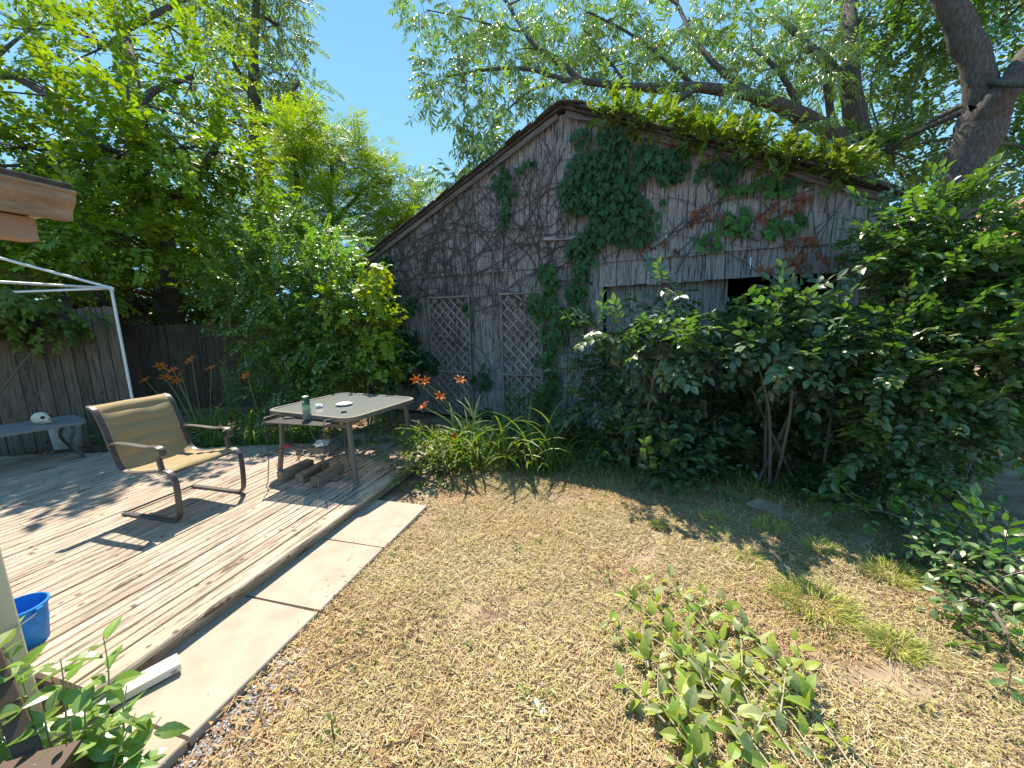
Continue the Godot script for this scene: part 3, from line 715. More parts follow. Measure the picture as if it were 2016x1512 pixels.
# ---------------------------------------------------------------- ground, deck, path
const DECK_TURN = 1.2968   # deck boards run along local x, to the far right of the yard


var hills := fnoise(51, 0.6, 3)


func gy(x: float, z: float) -> float:
	return hills.get_noise_2d(x, z) * 0.022 - 0.006 if x > -1.2 and x < 8.0 and z < 3.0 and z > -9.0 else -0.02


func ground() -> void:
	var g := setting("ground", "dry patchy backyard soil")
	var mb := MB.new()
	var xs := []
	for i in 121:
		xs.append(-9.0 + i * 0.15)
	var zs := []
	for i in 101:
		zs.append(-12.0 + i * 0.15)
	xs.push_front(-150.0); xs.push_back(150.0)
	zs.push_front(-250.0); zs.push_back(60.0)
	var w := xs.size()
	for z in zs:
		for x in xs:
			mb.vert(Vector3(x, gy(x, z), z), Vector3.UP, Color.WHITE)
	for j in zs.size() - 1:
		for i in w - 1:
			var a: int = j * w + i
			for q in [a, a + 1, a + w, a + 1, a + w + 1, a + w]:
				mb.ix.append(q)
	var st := SurfaceTool.new()
	st.create_from(mb.done(), 0)
	st.generate_normals()
	part(g, "soil", st.commit(), M.soil)


func deck() -> void:
	var d := thing("deck", "weathered low wooden deck of long grooved boards beside the lawn", "deck", Vector3.ZERO, DECK_TURN)
	var z := -2.076
	var k := 0
	while z > -8.6:
		var w := 0.132
		if k == 0:
			w = 0.135
		var zc := z - w * 0.5
		var far := 4.35 if zc > -3.6 else 3.95 + (zc + 3.5) * 0.35
		var near := -0.9 if zc < -3.2 else (0.97 if zc > -2.6 else 0.6)
		near = -1.6 if zc < -2.9 else 0.86
		var cuts := [near, far]
		if k % 3 == 1:
			cuts = [near, lerpf(near, far, rf(0.35, 0.7)), far]
		for q in cuts.size() - 1:
			var l: float = cuts[q + 1] - cuts[q] - (0.004 if q == 0 and cuts.size() > 2 else 0.0)
			var mb := MB.new()
			var tone := rf(0.84, 1.1)
			var col := Color(tone * rf(0.97, 1.04), tone, tone * rf(0.94, 1.03))
			var t := Transform3D(Basis.from_euler(Vector3(rf(-0.015, 0.015), 0, 0)), Vector3((cuts[q] + cuts[q + 1]) * 0.5, 0.102 + rf(-0.0025, 0.0025), zc))
			if k == 0:
				t = Transform3D(Basis.IDENTITY, Vector3((cuts[q] + cuts[q + 1]) * 0.5, 0.101, zc))
				mb.board(t, Vector3(l, 0.036, w), 0.009, col * 1.04, Vector2(rf(0, 2.4), rf(0.0, 0.4)))
				part(d, "board", mb.done(), M.deck)
				continue
			# two halves with a shallow groove between them
			var off := Vector2(rf(0, 2.4), rf(0.0, 0.4))
			var half := w * 0.5 - 0.0025
			mb.board(t * Transform3D(Basis.IDENTITY, Vector3(0, 0, -w * 0.25 - 0.001)), Vector3(l, 0.036, half), 0.004, col, off)
			mb.board(t * Transform3D(Basis.IDENTITY, Vector3(0, 0, w * 0.25 + 0.001)), Vector3(l, 0.036, half), 0.004, col, off + Vector2(0, 0.08))
			mb.board(t * Transform3D(Basis.IDENTITY, Vector3(0, -0.006, 0)), Vector3(l - 0.002, 0.02, 0.01), 0.0, col, off + Vector2(0, 0.04))
			part(d, "board", mb.done(), M.deck)
		z -= w + rf(0.006, 0.014)
		k += 1
	# rim joist under the outer board, and cross joists
	var rim := MB.new()
	rim.board(Transform3D(Basis.IDENTITY, Vector3(2.6, 0.045, -2.076 - 0.045)), Vector3(3.5, 0.075, 0.038), 0.003, Color(0.72, 0.68, 0.62), Vector2(0, 0.1))
	part(d, "rim_joist", rim.done(), M.deck)
	for x in [0.9, 1.7, 2.5, 3.3]:
		var j := MB.new()
		j.board(Transform3D(Basis(Vector3(0, 0, 1), Vector3.UP, Vector3(-1, 0, 0)), Vector3(x, 0.04, -5.1)), Vector3(5.9, 0.08, 0.04), 0.0, Color(0.5, 0.45, 0.4), Vector2(0, 0.2))
		part(d, "joist", j.done(), M.deck)


func path() -> void:
	var p := setting("path", "row of square concrete slabs along the deck edge")
	p.rotation.y = DECK_TURN
	for q in [[0.16, 0.86, 0.62], [0.875, 1.545, 0.63], [1.562, 2.168, 0.60], [2.182, 2.82, 0.60]]:
		var mb := MB.new()
		mb.board(Transform3D(Basis.from_euler(Vector3(rf(-0.008, 0.008), rf(-0.01, 0.01), rf(-0.006, 0.006))), Vector3((q[0] + q[1]) * 0.5, 0.004, -1.585 - q[2] * 0.5)), Vector3(q[1] - q[0], 0.05, q[2]), 0.005, Color.WHITE, Vector2.ZERO)
		part(p, "concrete_slab", mb.done(), M.concrete)
	var kb := setting("kerb", "half buried concrete strip at the lawn edge under the shrubs")
	var prev := Vector3(2.02, -0.012, -3.1)
	for i in 2:
		var nx := prev + Vector3(0.2, 0, 0.34)
		var mb := MB.new()
		var dv := (nx - prev).normalized()
		mb.board(Transform3D(Basis(dv, Vector3.UP, dv.cross(Vector3.UP)), (prev + nx) * 0.5 + Vector3(0, 0.012, 0)), Vector3(prev.distance_to(nx) - 0.015, 0.05, 0.2), 0.006, Color.WHITE, Vector2.ZERO)
		part(kb, "concrete_slab", mb.done(), M.concrete)
		prev = nx


# ---------------------------------------------------------------- barn
const BARN_AT = Vector3(-0.08, 0, -5.97)
const BARN_TURN = -0.4538


func ridge(s: float) -> float:
	return 2.56 + (s + 3.0) * 0.437 if s < 0.95 else 4.286 - (s - 0.95) * 0.462


# one upright board with its own slanted top and bottom ends; front face at z
func upright(s0: float, s1: float, b0: float, b1: float, t0: float, t1: float, z: float, th: float, col: Color) -> ArrayMesh:
	var mb := MB.new()
	var o := Vector2(rf(0, 2.4), rf(0, 0.45))
	var e := 0.003
	var zr := z + rf(-0.004, 0.004)
	var a := Vector3(s0 + e, b0, zr)
	var b := Vector3(s1 - e, b1, zr + rf(-0.004, 0.004))
	var c := Vector3(s1 - e, t1, zr)
	var d := Vector3(s0 + e, t0, zr)
	var k := Vector3(0, 0, -th)
	mb.quad(a, b, c, d, col, Vector2(b0, 0) + o, Vector2(b1, s1 - s0) + o, Vector2(t1, s1 - s0) + o, Vector2(t0, 0) + o)
	mb.quad(b, b + k, c + k, c, col, Vector2(b1, 0) + o, Vector2(b1, th) + o, Vector2(t1, th) + o, Vector2(t1, 0) + o)
	mb.quad(a + k, a, d, d + k, col, Vector2(b0, 0) + o, Vector2(b0, th) + o, Vector2(t0, th) + o, Vector2(t0, 0) + o)
	mb.quad(a + k, b + k, b, a, col, o, o + Vector2(0.02, 0), o + Vector2(0.02, 0.2), o)
	mb.quad(b + k, a + k, d + k, c + k, col, Vector2(b0, 0) + o, Vector2(b0, 0.2) + o, Vector2(t0, 0.2) + o, Vector2(t0, 0) + o)
	return mb.done()


func tone(a: float, b: float) -> Color:
	var t := rf(a, b)
	return Color(t * rf(0.97, 1.05), t, t * rf(0.96, 1.03))


func barn() -> void:
	var b := thing("barn", "old grey board barn with a sagging gable roof", "barn", BARN_AT, BARN_TURN)
	# upper siding, lapping over the lower row
	var s := -2.75
	while s < 4.28:
		var w := minf(rf(0.2, 0.28), 4.3 - s)
		var yb := 2.30 + rf(-0.012, 0.012)
		part(b, "board", upright(s, s + w, yb, yb + rf(-0.006, 0.006), ridge(s) - 0.05, ridge(s + w) - 0.05, 0.03, 0.022, tone(0.72, 1.15)), M.barn)
		s += w
	s = -2.7
	while s < 1.40:
		var w := minf(rf(0.2, 0.28), 1.42 - s)
		part(b, "board", upright(s, s + w, rf(0.01, 0.05), 0.03, 2.36, 2.36, 0.002, 0.022, tone(0.72, 1.15)), M.barn)
		s += w
	# header boards over the wide doorway
	s = 1.42
	while s < 3.96:
		var w := minf(rf(0.17, 0.3), 3.97 - s)
		var yb := 1.995 + rf(-0.012, 0.01)
		part(b, "header_board", upright(s, s + w, yb, yb + rf(-0.01, 0.01), 2.36, 2.36, 0.004, 0.022, tone(0.75, 1.0)), M.barn)
		s += w
	# sliding door leaf of upright boards, half closing the doorway
	s = 1.5
	while s < 2.92:
		var w := minf(rf(0.2, 0.27), 2.95 - s)
		part(b, "door_board", upright(s, s + w, 0.04, 0.04, 2.02, 2.02, -0.12, 0.025, tone(0.6, 0.85)), M.barn)
		s += w
	var pm := MB.new()
	pm.board(Transform3D(Basis(Vector3.UP, Vector3(0, 0, 1), Vector3(1, 0, 0)), Vector3(4.06, 1.16, -0.03)), Vector3(2.32, 0.12, 0.17), 0.008, Color(1.15, 1.12, 1.1), Vector2(0.3, 0.1))
	part(b, "corner_post", pm.done(), M.barn)
	var jm := MB.new()
	jm.board(Transform3D(Basis(Vector3.UP, Vector3(0, 0, 1), Vector3(1, 0, 0)), Vector3(1.42, 1.0, -0.06)), Vector3(2.0, 0.1, 0.1), 0.006, Color(0.9, 0.9, 0.9), Vector2(0.7, 0.3))
	part(b, "corner_post", jm.done(), M.barn)
	# ledge board nailed across, and cover strip
	var lm := MB.new()
	lm.board(Transform3D(Basis.from_euler(Vector3(0, 0, -0.06)), Vector3(0.98, 2.655, 0.06)), Vector3(0.62, 0.045, 0.06), 0.006, Color(1.1, 1.08, 1.0), Vector2(0.2, 0.2))
	part(b, "ledge", lm.done(), M.barn)
	# side, back walls, inner floor
	var walls := MB.new()
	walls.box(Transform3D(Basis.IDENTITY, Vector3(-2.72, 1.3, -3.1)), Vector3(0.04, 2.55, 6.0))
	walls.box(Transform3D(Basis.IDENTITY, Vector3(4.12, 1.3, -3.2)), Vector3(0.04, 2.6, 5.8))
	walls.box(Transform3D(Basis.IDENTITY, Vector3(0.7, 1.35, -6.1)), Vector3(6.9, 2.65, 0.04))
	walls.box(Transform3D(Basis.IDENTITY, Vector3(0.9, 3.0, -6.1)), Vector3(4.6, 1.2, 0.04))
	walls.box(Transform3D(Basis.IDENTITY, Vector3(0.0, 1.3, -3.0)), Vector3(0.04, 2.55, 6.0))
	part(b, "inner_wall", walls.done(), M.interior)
	# roof slopes: sheathing boards with shingle courses on top
	for side in [0, 1]:
		var s_lo := -3.2 if side == 0 else 4.33
		var s_hi := 0.97 if side == 0 else 0.93
		var y_lo := ridge(s_lo)
		var y_hi := ridge(0.95)
		var rm := MB.new()
		var dirv := Vector3(s_hi - s_lo, y_hi - y_lo, 0)
		var ln := dirv.length()
		var dx := dirv / ln
		var up := Vector3(0, 0, 1).cross(dx) if side == 0 else dx.cross(Vector3(0, 0, 1))
		up = Vector3(-dx.y, dx.x, 0) if side == 0 else Vector3(dx.y, -dx.x, 0)
		var bs := Basis(dx, up, dx.cross(up))
		rm.board(Transform3D(bs, Vector3(s_lo, y_lo - 0.03, -3.12) + dirv * 0.5 + up * 0.0), Vector3(ln, 0.03, 6.5), 0.0, Color.WHITE, Vector2.ZERO)
		var rf_part := part(b, "roof", rm.done(), M.shingle, Transform3D.IDENTITY)
		var n := int(ln / 0.16)
		for i in n:
			var q := (i + 0.5) / n
			var sm2 := MB.new()
			var wob := rf(-0.02, 0.02)
			sm2.board(Transform3D(bs.rotated(Vector3(0, 0, 1), (0.09 if side == 0 else -0.09) + rf(-0.03, 0.04)), Vector3(s_lo, y_lo - 0.03, -3.1 + wob) + dirv * q + up * (0.03 + rf(0, 0.012))), Vector3(0.26, 0.016, 6.55 + rf(-0.05, 0.05)), 0.004, Color.WHITE, Vector2.ZERO)
			part(rf_part, "shingle_course", sm2.done(), M.shingle)
		# barge board just under the edge
		var bm := MB.new()
		bm.board(Transform3D(bs, Vector3(s_lo, y_lo - 0.03, 0.09) + dirv * 0.49 - up * 0.055), Vector3(ln * 0.97, 0.07, 0.025), 0.003, Color(0.5, 0.47, 0.45), Vector2(0.4, 0.2))
		part(b, "barge_board", bm.done(), M.barn)
	# curled old shingle lumps at the ridge and at the right eave
	for q in [[1.12, 0.09, -0.3, 0.30], [1.32, 0.055, -0.36, 0.26], [4.2, 0.05, -0.62, 0.36], [3.98, 0.05, -0.55, 0.4], [3.7, 0.045, -0.5, 0.36], [0.82, 0.05, 0.42, 0.24]]:
		var cm := MB.new()
		cm.board(Transform3D(Basis.from_euler(Vector3(0.1, rf(-0.1, 0.1), q[2])), Vector3(q[0], ridge(q[0]) + q[1] - 0.03, -0.05)), Vector3(q[3], 0.03, 0.5), 0.01, Color.WHITE, Vector2.ZERO)
		part(b, "loose_shingle", cm.done(), M.shingle)
	# two trellis panels of crossed slats
	for q in [[-1.36, -0.60], [-0.03, 0.62]]:
		lattice(b, q[0], q[1], 0.06, 1.96)


func lattice(b: Node3D, s0: float, s1: float, y0: float, y1: float) -> void:
	var fr := MB.new()
	var up := Basis(Vector3.UP, Vector3(0, 0, 1), Vector3(1, 0, 0))
	for s in [s0, s1]:
		fr.board(Transform3D(up, Vector3(s, (y0 + y1) * 0.5, 0.06)), Vector3(y1 - y0, 0.03, 0.035), 0.003, Color(0.72, 0.68, 0.62), Vector2(rf(0, 2), 0.2))
	for y in [y1 + 0.01, 0.77, y0]:
		fr.board(Transform3D(Basis.IDENTITY, Vector3((s0 + s1) * 0.5, y, 0.062)), Vector3(s1 - s0 + 0.05, 0.032, 0.034), 0.003, Color(0.85, 0.8, 0.74), Vector2(rf(0, 2), 0.4))
	var lat := part(b, "trellis", fr.done(), M.barn)
	for layer in [0, 1]:
		var c := s0 - (y1 - y0)
		while c < s1 + 0.001 + (y1 - y0):
			# line s = c + (y - y0) * k
			var k := 1.0 if layer == 0 else -1.0
			var start := c if layer == 0 else c + (y1 - y0) * 0.0
			var ya := y0
			var yb := y1
			# clip to the panel width
			var sa := start
			if layer == 0:
				ya = maxf(y0, y0 + (s0 - start))
				yb = minf(y1, y0 + (s1 - start))
			else:
				ya = maxf(y0, y0 + (start - s1))
				yb = minf(y1, y0 + (start - s0))
			if yb - ya > 0.08:
				var pa := Vector3(start + k * (ya - y0), ya, 0.042 + layer * 0.009)
				var pb := Vector3(start + k * (yb - y0), yb, 0.042 + layer * 0.009)
				var dx := (pb - pa).normalized()
				var mb := MB.new()
				mb.board(Transform3D(Basis(dx, Vector3(0, 0, 1), dx.cross(Vector3(0, 0, 1))), (pa + pb) * 0.5 + Vector3(0, 0, rf(-0.001, 0.001))), Vector3(pa.distance_to(pb), 0.008, 0.034), 0.0, tone(0.75, 1.05) * Color(1.0, 0.95, 0.88), Vector2(rf(0, 2.4), rf(0, 0.7)))
				part(lat, "slat", mb.done(), M.barn)
			c += 0.155


# ---------------------------------------------------------------- fences, neighbours
func fence(label: String, a: Vector3, b: Vector3, h: float, group: String) -> void:
	var f := thing("board_fence", label, "fence", a, 0.0, group)
	var dv := (b - a).normalized()
	var ln := a.distance_to(b)
	f.rotation.y = atan2(-dv.z, dv.x)
	var x := 0.0
	while x < ln:
		var w := rf(0.125, 0.15)
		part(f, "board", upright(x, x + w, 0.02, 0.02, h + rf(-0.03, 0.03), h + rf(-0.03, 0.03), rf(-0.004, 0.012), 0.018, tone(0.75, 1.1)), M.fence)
		x += w + rf(0.001, 0.006)
	for y in [0.35, h - 0.25]:
		var mb := MB.new()
		mb.board(Transform3D(Basis.IDENTITY, Vector3(ln * 0.5, y, -0.045)), Vector3(ln, 0.085, 0.04), 0.0, Color(0.8, 0.8, 0.8), Vector2(0.1, 0.1))
		part(f, "rail", mb.done(), M.fence)
	x = 0.1
	while x < ln:
		var mb := MB.new()
		mb.board(Transform3D(Basis(Vector3.UP, Vector3(0, 0, 1), Vector3(1, 0, 0)), Vector3(x, h * 0.5 + 0.03, -0.07)), Vector3(h + 0.06, 0.09, 0.09), 0.004, Color(0.8, 0.8, 0.8), Vector2(rf(0, 2), 0.1))
		part(f, "post", mb.done(), M.fence)
		x += 2.2


func fences() -> void:
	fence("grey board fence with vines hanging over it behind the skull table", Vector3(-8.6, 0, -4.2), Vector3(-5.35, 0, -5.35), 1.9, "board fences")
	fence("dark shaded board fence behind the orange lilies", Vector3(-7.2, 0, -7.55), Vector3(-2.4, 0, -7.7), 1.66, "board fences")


func neighbours() -> void:
	var h := thing("house", "neighbouring house with red gable roof beyond the shrubs", "house", Vector3(19.28, 0, -16.90), PI / 2)
	var eave := 3.55
	var w := MB.new()
	w.box(Transform3D(Basis.IDENTITY, Vector3(0, eave * 0.5, 0)), Vector3(7.0, eave, 6.0))
	w.tri(Vector3(-3.5, eave, -3.0), Vector3(-3.5, eave, 3.0), Vector3(-3.5, eave + 1.7, 0), Color.WHITE)
	part(h, "wall", w.done(), M.house)
	for k in [-1.0, 1.0]:
		var r := MB.new()
		r.board(Transform3D(Basis.from_euler(Vector3(k * 0.52, 0, 0)), Vector3(0, eave + 0.95, k * 1.83)), Vector3(7.8, 0.12, 4.3), 0.0, Color.WHITE, Vector2.ZERO)
		part(h, "roof", r.done(), M.brick_roof)
		var e := MB.new()
		e.board(Transform3D(Basis.from_euler(Vector3(k * 0.52, 0, 0)), Vector3(-3.93, eave + 0.84, k * 1.83)), Vector3(0.05, 0.2, 4.3), 0.0, Color.WHITE, Vector2.ZERO)
		part(h, "barge_board", e.done(), M.white_paint)
	var wn := MB.new()
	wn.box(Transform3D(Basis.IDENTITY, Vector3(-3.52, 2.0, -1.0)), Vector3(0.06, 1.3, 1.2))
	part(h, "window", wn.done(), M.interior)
	var s := thing("shed", "dark shed with a grey roof behind the fence", "shed", Vector3(-9.6, 0, -7.6), 0.25)
	var sw := MB.new()
	sw.box(Transform3D(Basis.IDENTITY, Vector3(0, 1.05, 0)), Vector3(3.6, 2.1, 2.4))
	part(s, "wall", sw.done(), M.brown)
	var sr := MB.new()
	for k in [-1.0, 1.0]:
		sr.board(Transform3D(Basis.from_euler(Vector3(0, 0, k * -0.36)), Vector3(k * 1.0, 2.45, 0)), Vector3(2.35, 0.06, 2.9), 0.0, Color.WHITE, Vector2.ZERO)
	part(s, "roof", sr.done(), M.shingle)

# ---------------------------------------------------------------- trees and shrubs
func tree(called: String, label: String, category: String, limbs: Array, clumps: Array, twigs: Array, mat: Material, opt := {}, group := "") -> void:
	var at := Vector3.ZERO
	var ls := limbs.duplicate(true)
	if ls.size():
		var f: Array = ls[0][0]
		at = Vector3(f[0].x, 0, f[0].z)
		if f[0].y > 0.15:
			ls[0].push_front([Vector3(f[0].x, -0.05, f[0].z), f[1] * 1.2])
	else:
		var c := Vector3.ZERO
		var low := 1e9
		for q in clumps:
			c += q[0]
			low = minf(low, q[0].y)
		c /= clumps.size()
		at = Vector3(c.x, 0, c.z) + opt.get("foot", Vector3.ZERO)
	var root := thing(called, label, category, at, 0.0, group)
	if ls.is_empty():
		# many stems from the ground
		for i in opt.get("stems", 6):
			var q: Array = clumps[(i * 5) % clumps.size()]
			var b := at + Vector3(rf(-0.3, 0.3), -0.03, rf(-0.25, 0.25))
			var e: Vector3 = q[0]
			ls.append([[b, 0.016], [b.lerp(e, 0.5) + Vector3(rf(-0.08, 0.08), 0.1, rf(-0.08, 0.08)), 0.012], [e, 0.005]])
		opt["trunk"] = "stems"
		opt["crown"] = "foliage"
		opt["branch"] = opt.get("branch", 0.008)
	grow(root, ls, clumps, twigs, mat, opt.get("bark", M.bark if limbs.size() else M.twig), opt)


func many(kind: String, n: int, count: int, twig: float, ll: float, col: Color) -> Array:
	var out := []
	for i in n:
		out.append(sprig(kind, count, twig, ll, col, Color(0.16, 0.13, 0.08)))
	return out


func trees() -> void:
	tree("ash_tree", "tall ash with bright yellow-green leaves above the porch roof", "tree", MAPLE_LIMBS, MAPLE_CLUMPS, many("ovate", 4, 18, 0.55, 0.115, Color(0.22, 0.34, 0.025)), M.leaf, {"branch": 0.035, "hang": 0.15, "size": 1.0, "density": 0.85})
	tree("dense_tree", "dark dense tree overhanging the fence behind the canopy frame", "tree", UNDER_LIMBS, UNDER_CLUMPS, many("ovate", 3, 12, 0.5, 0.12, Color(0.15, 0.25, 0.035)), M.leaf, {"branch": 0.03, "size": 1.1, "density": 1.3})
	tree("poplar_tree", "tall grey-green poplar far behind the ash", "tree", POPLAR_LIMBS, POPLAR_CLUMPS, many("small", 3, 26, 0.9, 0.13, Color(0.24, 0.30, 0.16)), M.leaf_gloss, {"branch": 0.05, "size": 1.0, "density": 1.15})
	tree("walnut_tree", "yellow-green walnut with feathery compound leaves beside the open sky", "tree", WALNUT_LIMBS, WALNUT_CLUMPS, many("pinnate", 3, 6, 0.45, 0.1, Color(0.28, 0.40, 0.03)), M.leaf, {"branch": 0.025, "size": 1.0, "density": 1.25})
	tree("willow_tree", "old willow stretching a long limb over the barn roof", "tree", WILLOW_LIMBS, WILLOW_CLUMPS, many("lance", 4, 22, 0.42, 0.13, Color(0.27, 0.35, 0.09)), M.leaf_gloss, {"branch": 0.022, "hang": 0.35, "size": 1.0, "density": 1.05})
	tree("elm_tree", "big forked tree with rough grey trunk behind the shrub", "tree", ELM_LIMBS, ELM_CLUMPS, many("ovate", 3, 16, 0.5, 0.11, Color(0.18, 0.29, 0.07)), M.leaf_gloss, {"branch": 0.03, "size": 1.1, "density": 1.3})
	var far_twig := many("small", 2, 24, 1.1, 0.16, Color(0.07, 0.135, 0.03))
	var k := 0
	for q in [[Vector3(9, 0, -24), 4.2, "round tree far behind the barn roof", 120], [Vector3(20, 0, -21), 3.8, "tree rising behind the red-roofed house", 110], [Vector3(-3, 0, -19), 3.0, "low tree far behind the walnut", 110], [Vector3(-13, 0, -15), 3.6, "broad tree behind the dark shed", 120], [Vector3(14.5, 0, -15), 2.6, "leafy tree between barn and red-roofed house", 120]]:
		var cl := []
		for i in 16:
			var u := rdir()
			cl.append([q[0] + Vector3(u.x * q[1] * 0.75, q[1] * 0.85 + u.y * q[1] * 0.55, u.z * q[1] * 0.75), q[1] * rf(0.28, 0.42), 34])
		tree("background_tree", q[2], "tree", [[[q[0], 0.22], [q[0] + Vector3(0.1, q[1] * 0.5, 0), 0.17], [q[0] + Vector3(0, q[1] * 1.1, 0.1), 0.08]]], cl, far_twig, M.leaf, {"branch": 0.05}, "trees in the distance")
		k += 1


func shrubs() -> void:
	tree("leafy_shrub", "big small-leaved shrub between the walnut and the barn", "shrub", [], LEFT_SHRUB, many("ovate", 3, 20, 0.36, 0.065, Color(0.21, 0.32, 0.06)), M.leaf_gloss, {"stems": 9, "foot": Vector3(0, 0, 0.1), "density": 2.0})
	var vine_twig := many("maple", 3, 6, 0.2, 0.085, Color(0.30, 0.40, 0.035))
	tree("grape_vine", "bright yellow-green vine climbing at the barn's left corner", "vine", [], VINE_COLUMN, vine_twig, M.leaf, {"stems": 5, "hang": 0.35, "density": 1.15})
	var dog := many("ovate", 4, 10, 0.26, 0.095, Color(0.12, 0.19, 0.085))
	tree("dogwood_shrub", "dogwood shrub with pale sunlit top leaves in front of the barn door", "shrub", [], DOGWOOD, dog, M.leaf_gloss, {"stems": 10, "density": 1.1})
	tree("dogwood_shrub", "smaller dogwood in front of the dark doorway beside the barn post", "shrub", [], DOGWOOD_B, dog, M.leaf_gloss, {"stems": 6, "density": 1.2})
	tree("lilac_shrub", "dense leafy shrub filling the shade between the dogwoods and the barn door", "shrub", [], SHADE_SHRUB, many("ovate", 3, 12, 0.28, 0.085, Color(0.10, 0.175, 0.06)), M.leaf_gloss, {"stems": 14, "density": 1.35})
	tree("honeysuckle_shrub", "huge shrub with glossy rounded leaves beside the barn's corner post", "shrub", [], RIGHT_SHRUB, many("ovate", 4, 14, 0.3, 0.075, Color(0.135, 0.22, 0.065)), M.leaf_gloss, {"stems": 16, "density": 1.7})
	tree("young_shrub", "low young shrub growing at the lawn's edge under the honeysuckle", "shrub", [], LOW_SHRUB, many("ovate", 3, 7, 0.2, 0.07, Color(0.14, 0.26, 0.07)), M.leaf_gloss, {"stems": 12, "density": 0.8})
	# fence vine, and low weeds round the deck
	var cl := []
	for i in 16:
		var f := rng.randf()
		cl.append([Vector3(-8.2, 0, -4.28).lerp(Vector3(-5.5, 0, -5.24), f) + Vector3(0.05, rf(1.5, 2.05), 0.16), rf(0.16, 0.3), 16])
	tree("fence_vine", "dark vine spilling over the top of the grey fence", "vine", [], cl, many("ivy", 3, 8, 0.2, 0.08, Color(0.13, 0.22, 0.035)), M.leaf, {"stems": 4, "hang": 0.5, "foot": Vector3(0, 0, 0.1)})
	var weed := many("ovate", 3, 9, 0.22, 0.055, Color(0.12, 0.22, 0.04))
	var spots := [["leafy weeds between the deck and the glass table", [[-2.6, -4.75], [-2.2, -4.7], [-1.9, -4.85], [-1.55, -4.6]], 0.2], ["weeds with pale leaves at the deck's far corner", [[-1.0, -3.75], [-0.85, -3.95], [-1.1, -4.1], [-0.75, -3.65]], 0.16],
		["low dark weeds along the foot of the barn door", [[0.9, -4.6], [1.3, -4.4], [1.7, -4.2], [2.1, -3.95], [1.0, -4.15], [1.5, -3.95], [2.4, -3.7], [0.5, -4.6]], 0.16], ["weeds in front of the barn's right trellis", [[0.15, -5.2], [0.45, -5.05], [0.3, -4.85], [0.6, -4.9]], 0.3],
		["shaded weeds below the skull table", [[-4.9, -4.95], [-4.6, -5.05], [-5.2, -4.95], [-4.3, -5.1]], 0.12]]
	for sp in spots:
		var c2 := []
		for p in sp[1]:
			c2.append([Vector3(p[0], sp[2] * rf(0.7, 1.3), p[1]), sp[2] * rf(0.8, 1.2), 16])
		tree("weed_patch", sp[0], "weeds", [], c2, weed, M.leaf, {"stems": 5, "hang": -0.2}, "weed patches")


# ---------------------------------------------------------------- climbers on the barn
func wall_leaves(root: Node3D, patches: Array, meshes: Array, mat: Material, tint: Color, deep: float, lift := 0.45) -> void:
	var xfs := []
	var cols := []
	for k in meshes.size():
		xfs.append([])
		cols.append([])
	var nz := fnoise(61, 2.2, 2)
	for q in patches:
		for i in q[4]:
			var a := rf(0, TAU)
			var r := sqrt(rng.randf())
			var s: float = q[0] + cos(a) * r * q[2]
			var y: float = q[1] + sin(a) * r * q[3]
			if r > 0.55 and nz.get_noise_2d(s, y) < (r - 0.72) * 1.6:
				continue
			if y > ridge(s) + 0.08 or y < 0.03:
				continue
			var p := Vector3(s, y, 0.045 + deep * rng.randf() * (1.0 - r * 0.6))
			var nrm := Vector3(rf(-0.4, 0.4), lift + rf(-0.3, 0.35), 1.0)
			var b := face(Vector3(rf(-0.6, 0.6), -1.0, 0.25), nrm)
			var w := rng.randi() % meshes.size()
			xfs[w].append(Transform3D(b.scaled(Vector3.ONE * rf(0.5, 1.3)), p))
			var sh := rf(0.65, 1.4)
			cols[w].append(Color(tint.r * sh * rf(0.9, 1.15), tint.g * sh, tint.b * sh))
	for k in meshes.size():
		copies(root, "foliage", meshes[k], mat, xfs[k], cols[k])


func ivy_meshes(col: Color, ln: float) -> Array:
	var out := []
	for k in 3:
		var mb := MB.new()
		for i in 2:
			var sh := rf(0.85, 1.15)
			lobed(mb, Transform3D(face(Vector3(rf(-0.5, 0.5), 1, rf(-0.2, 0.2)), Vector3(rf(-0.2, 0.2), 0, 1)), Vector3(rf(-0.05, 0.05), i * 0.05, i * 0.02)), ln * rf(0.8, 1.1), IVY, rf(0.05, 0.22), rf(0.1, 0.35), Color(col.r * sh, col.g * sh, col.b * sh))
		mb.tube([Vector3.ZERO, Vector3(0, -0.04, -0.03)], [0.0015, 0.001], 3, Color(0.12, 0.09, 0.05))
		out.append(mb.done())
	return out


func walk_stem(mb: MB, p: Vector2, ang: float, steps: int, r: float, lo: float, hi: float, depth: int, z: float) -> void:
	var pts := []
	var rad := []
	var turn := rf(-0.1, 0.1)
	for i in steps:
		pts.append(Vector3(p.x, p.y, z + rf(0.0, 0.022)))
		rad.append(lerpf(r * 1.3, r * 0.3, float(i) / steps))
		turn = clampf(turn * 0.9 + rf(-0.08, 0.08), -0.13, 0.13)
		ang += turn
		p += Vector2(cos(ang), sin(ang)) * 0.075
		if p.x < lo or p.x > hi or p.y > ridge(p.x) - 0.08 or p.y < 0.02:
			break
		if depth < 2 and i > 2 and rng.randf() < (0.2 if depth == 0 else 0.12):
			walk_stem(mb, p, ang + (rf(0.5, 1.3) if rng.randf() < 0.5 else -rf(0.5, 1.3)), rng.randi_range(5, 16), r * 0.55, lo, hi, depth + 1, z)
	mb.tube(pts, rad, 4, Color.WHITE)


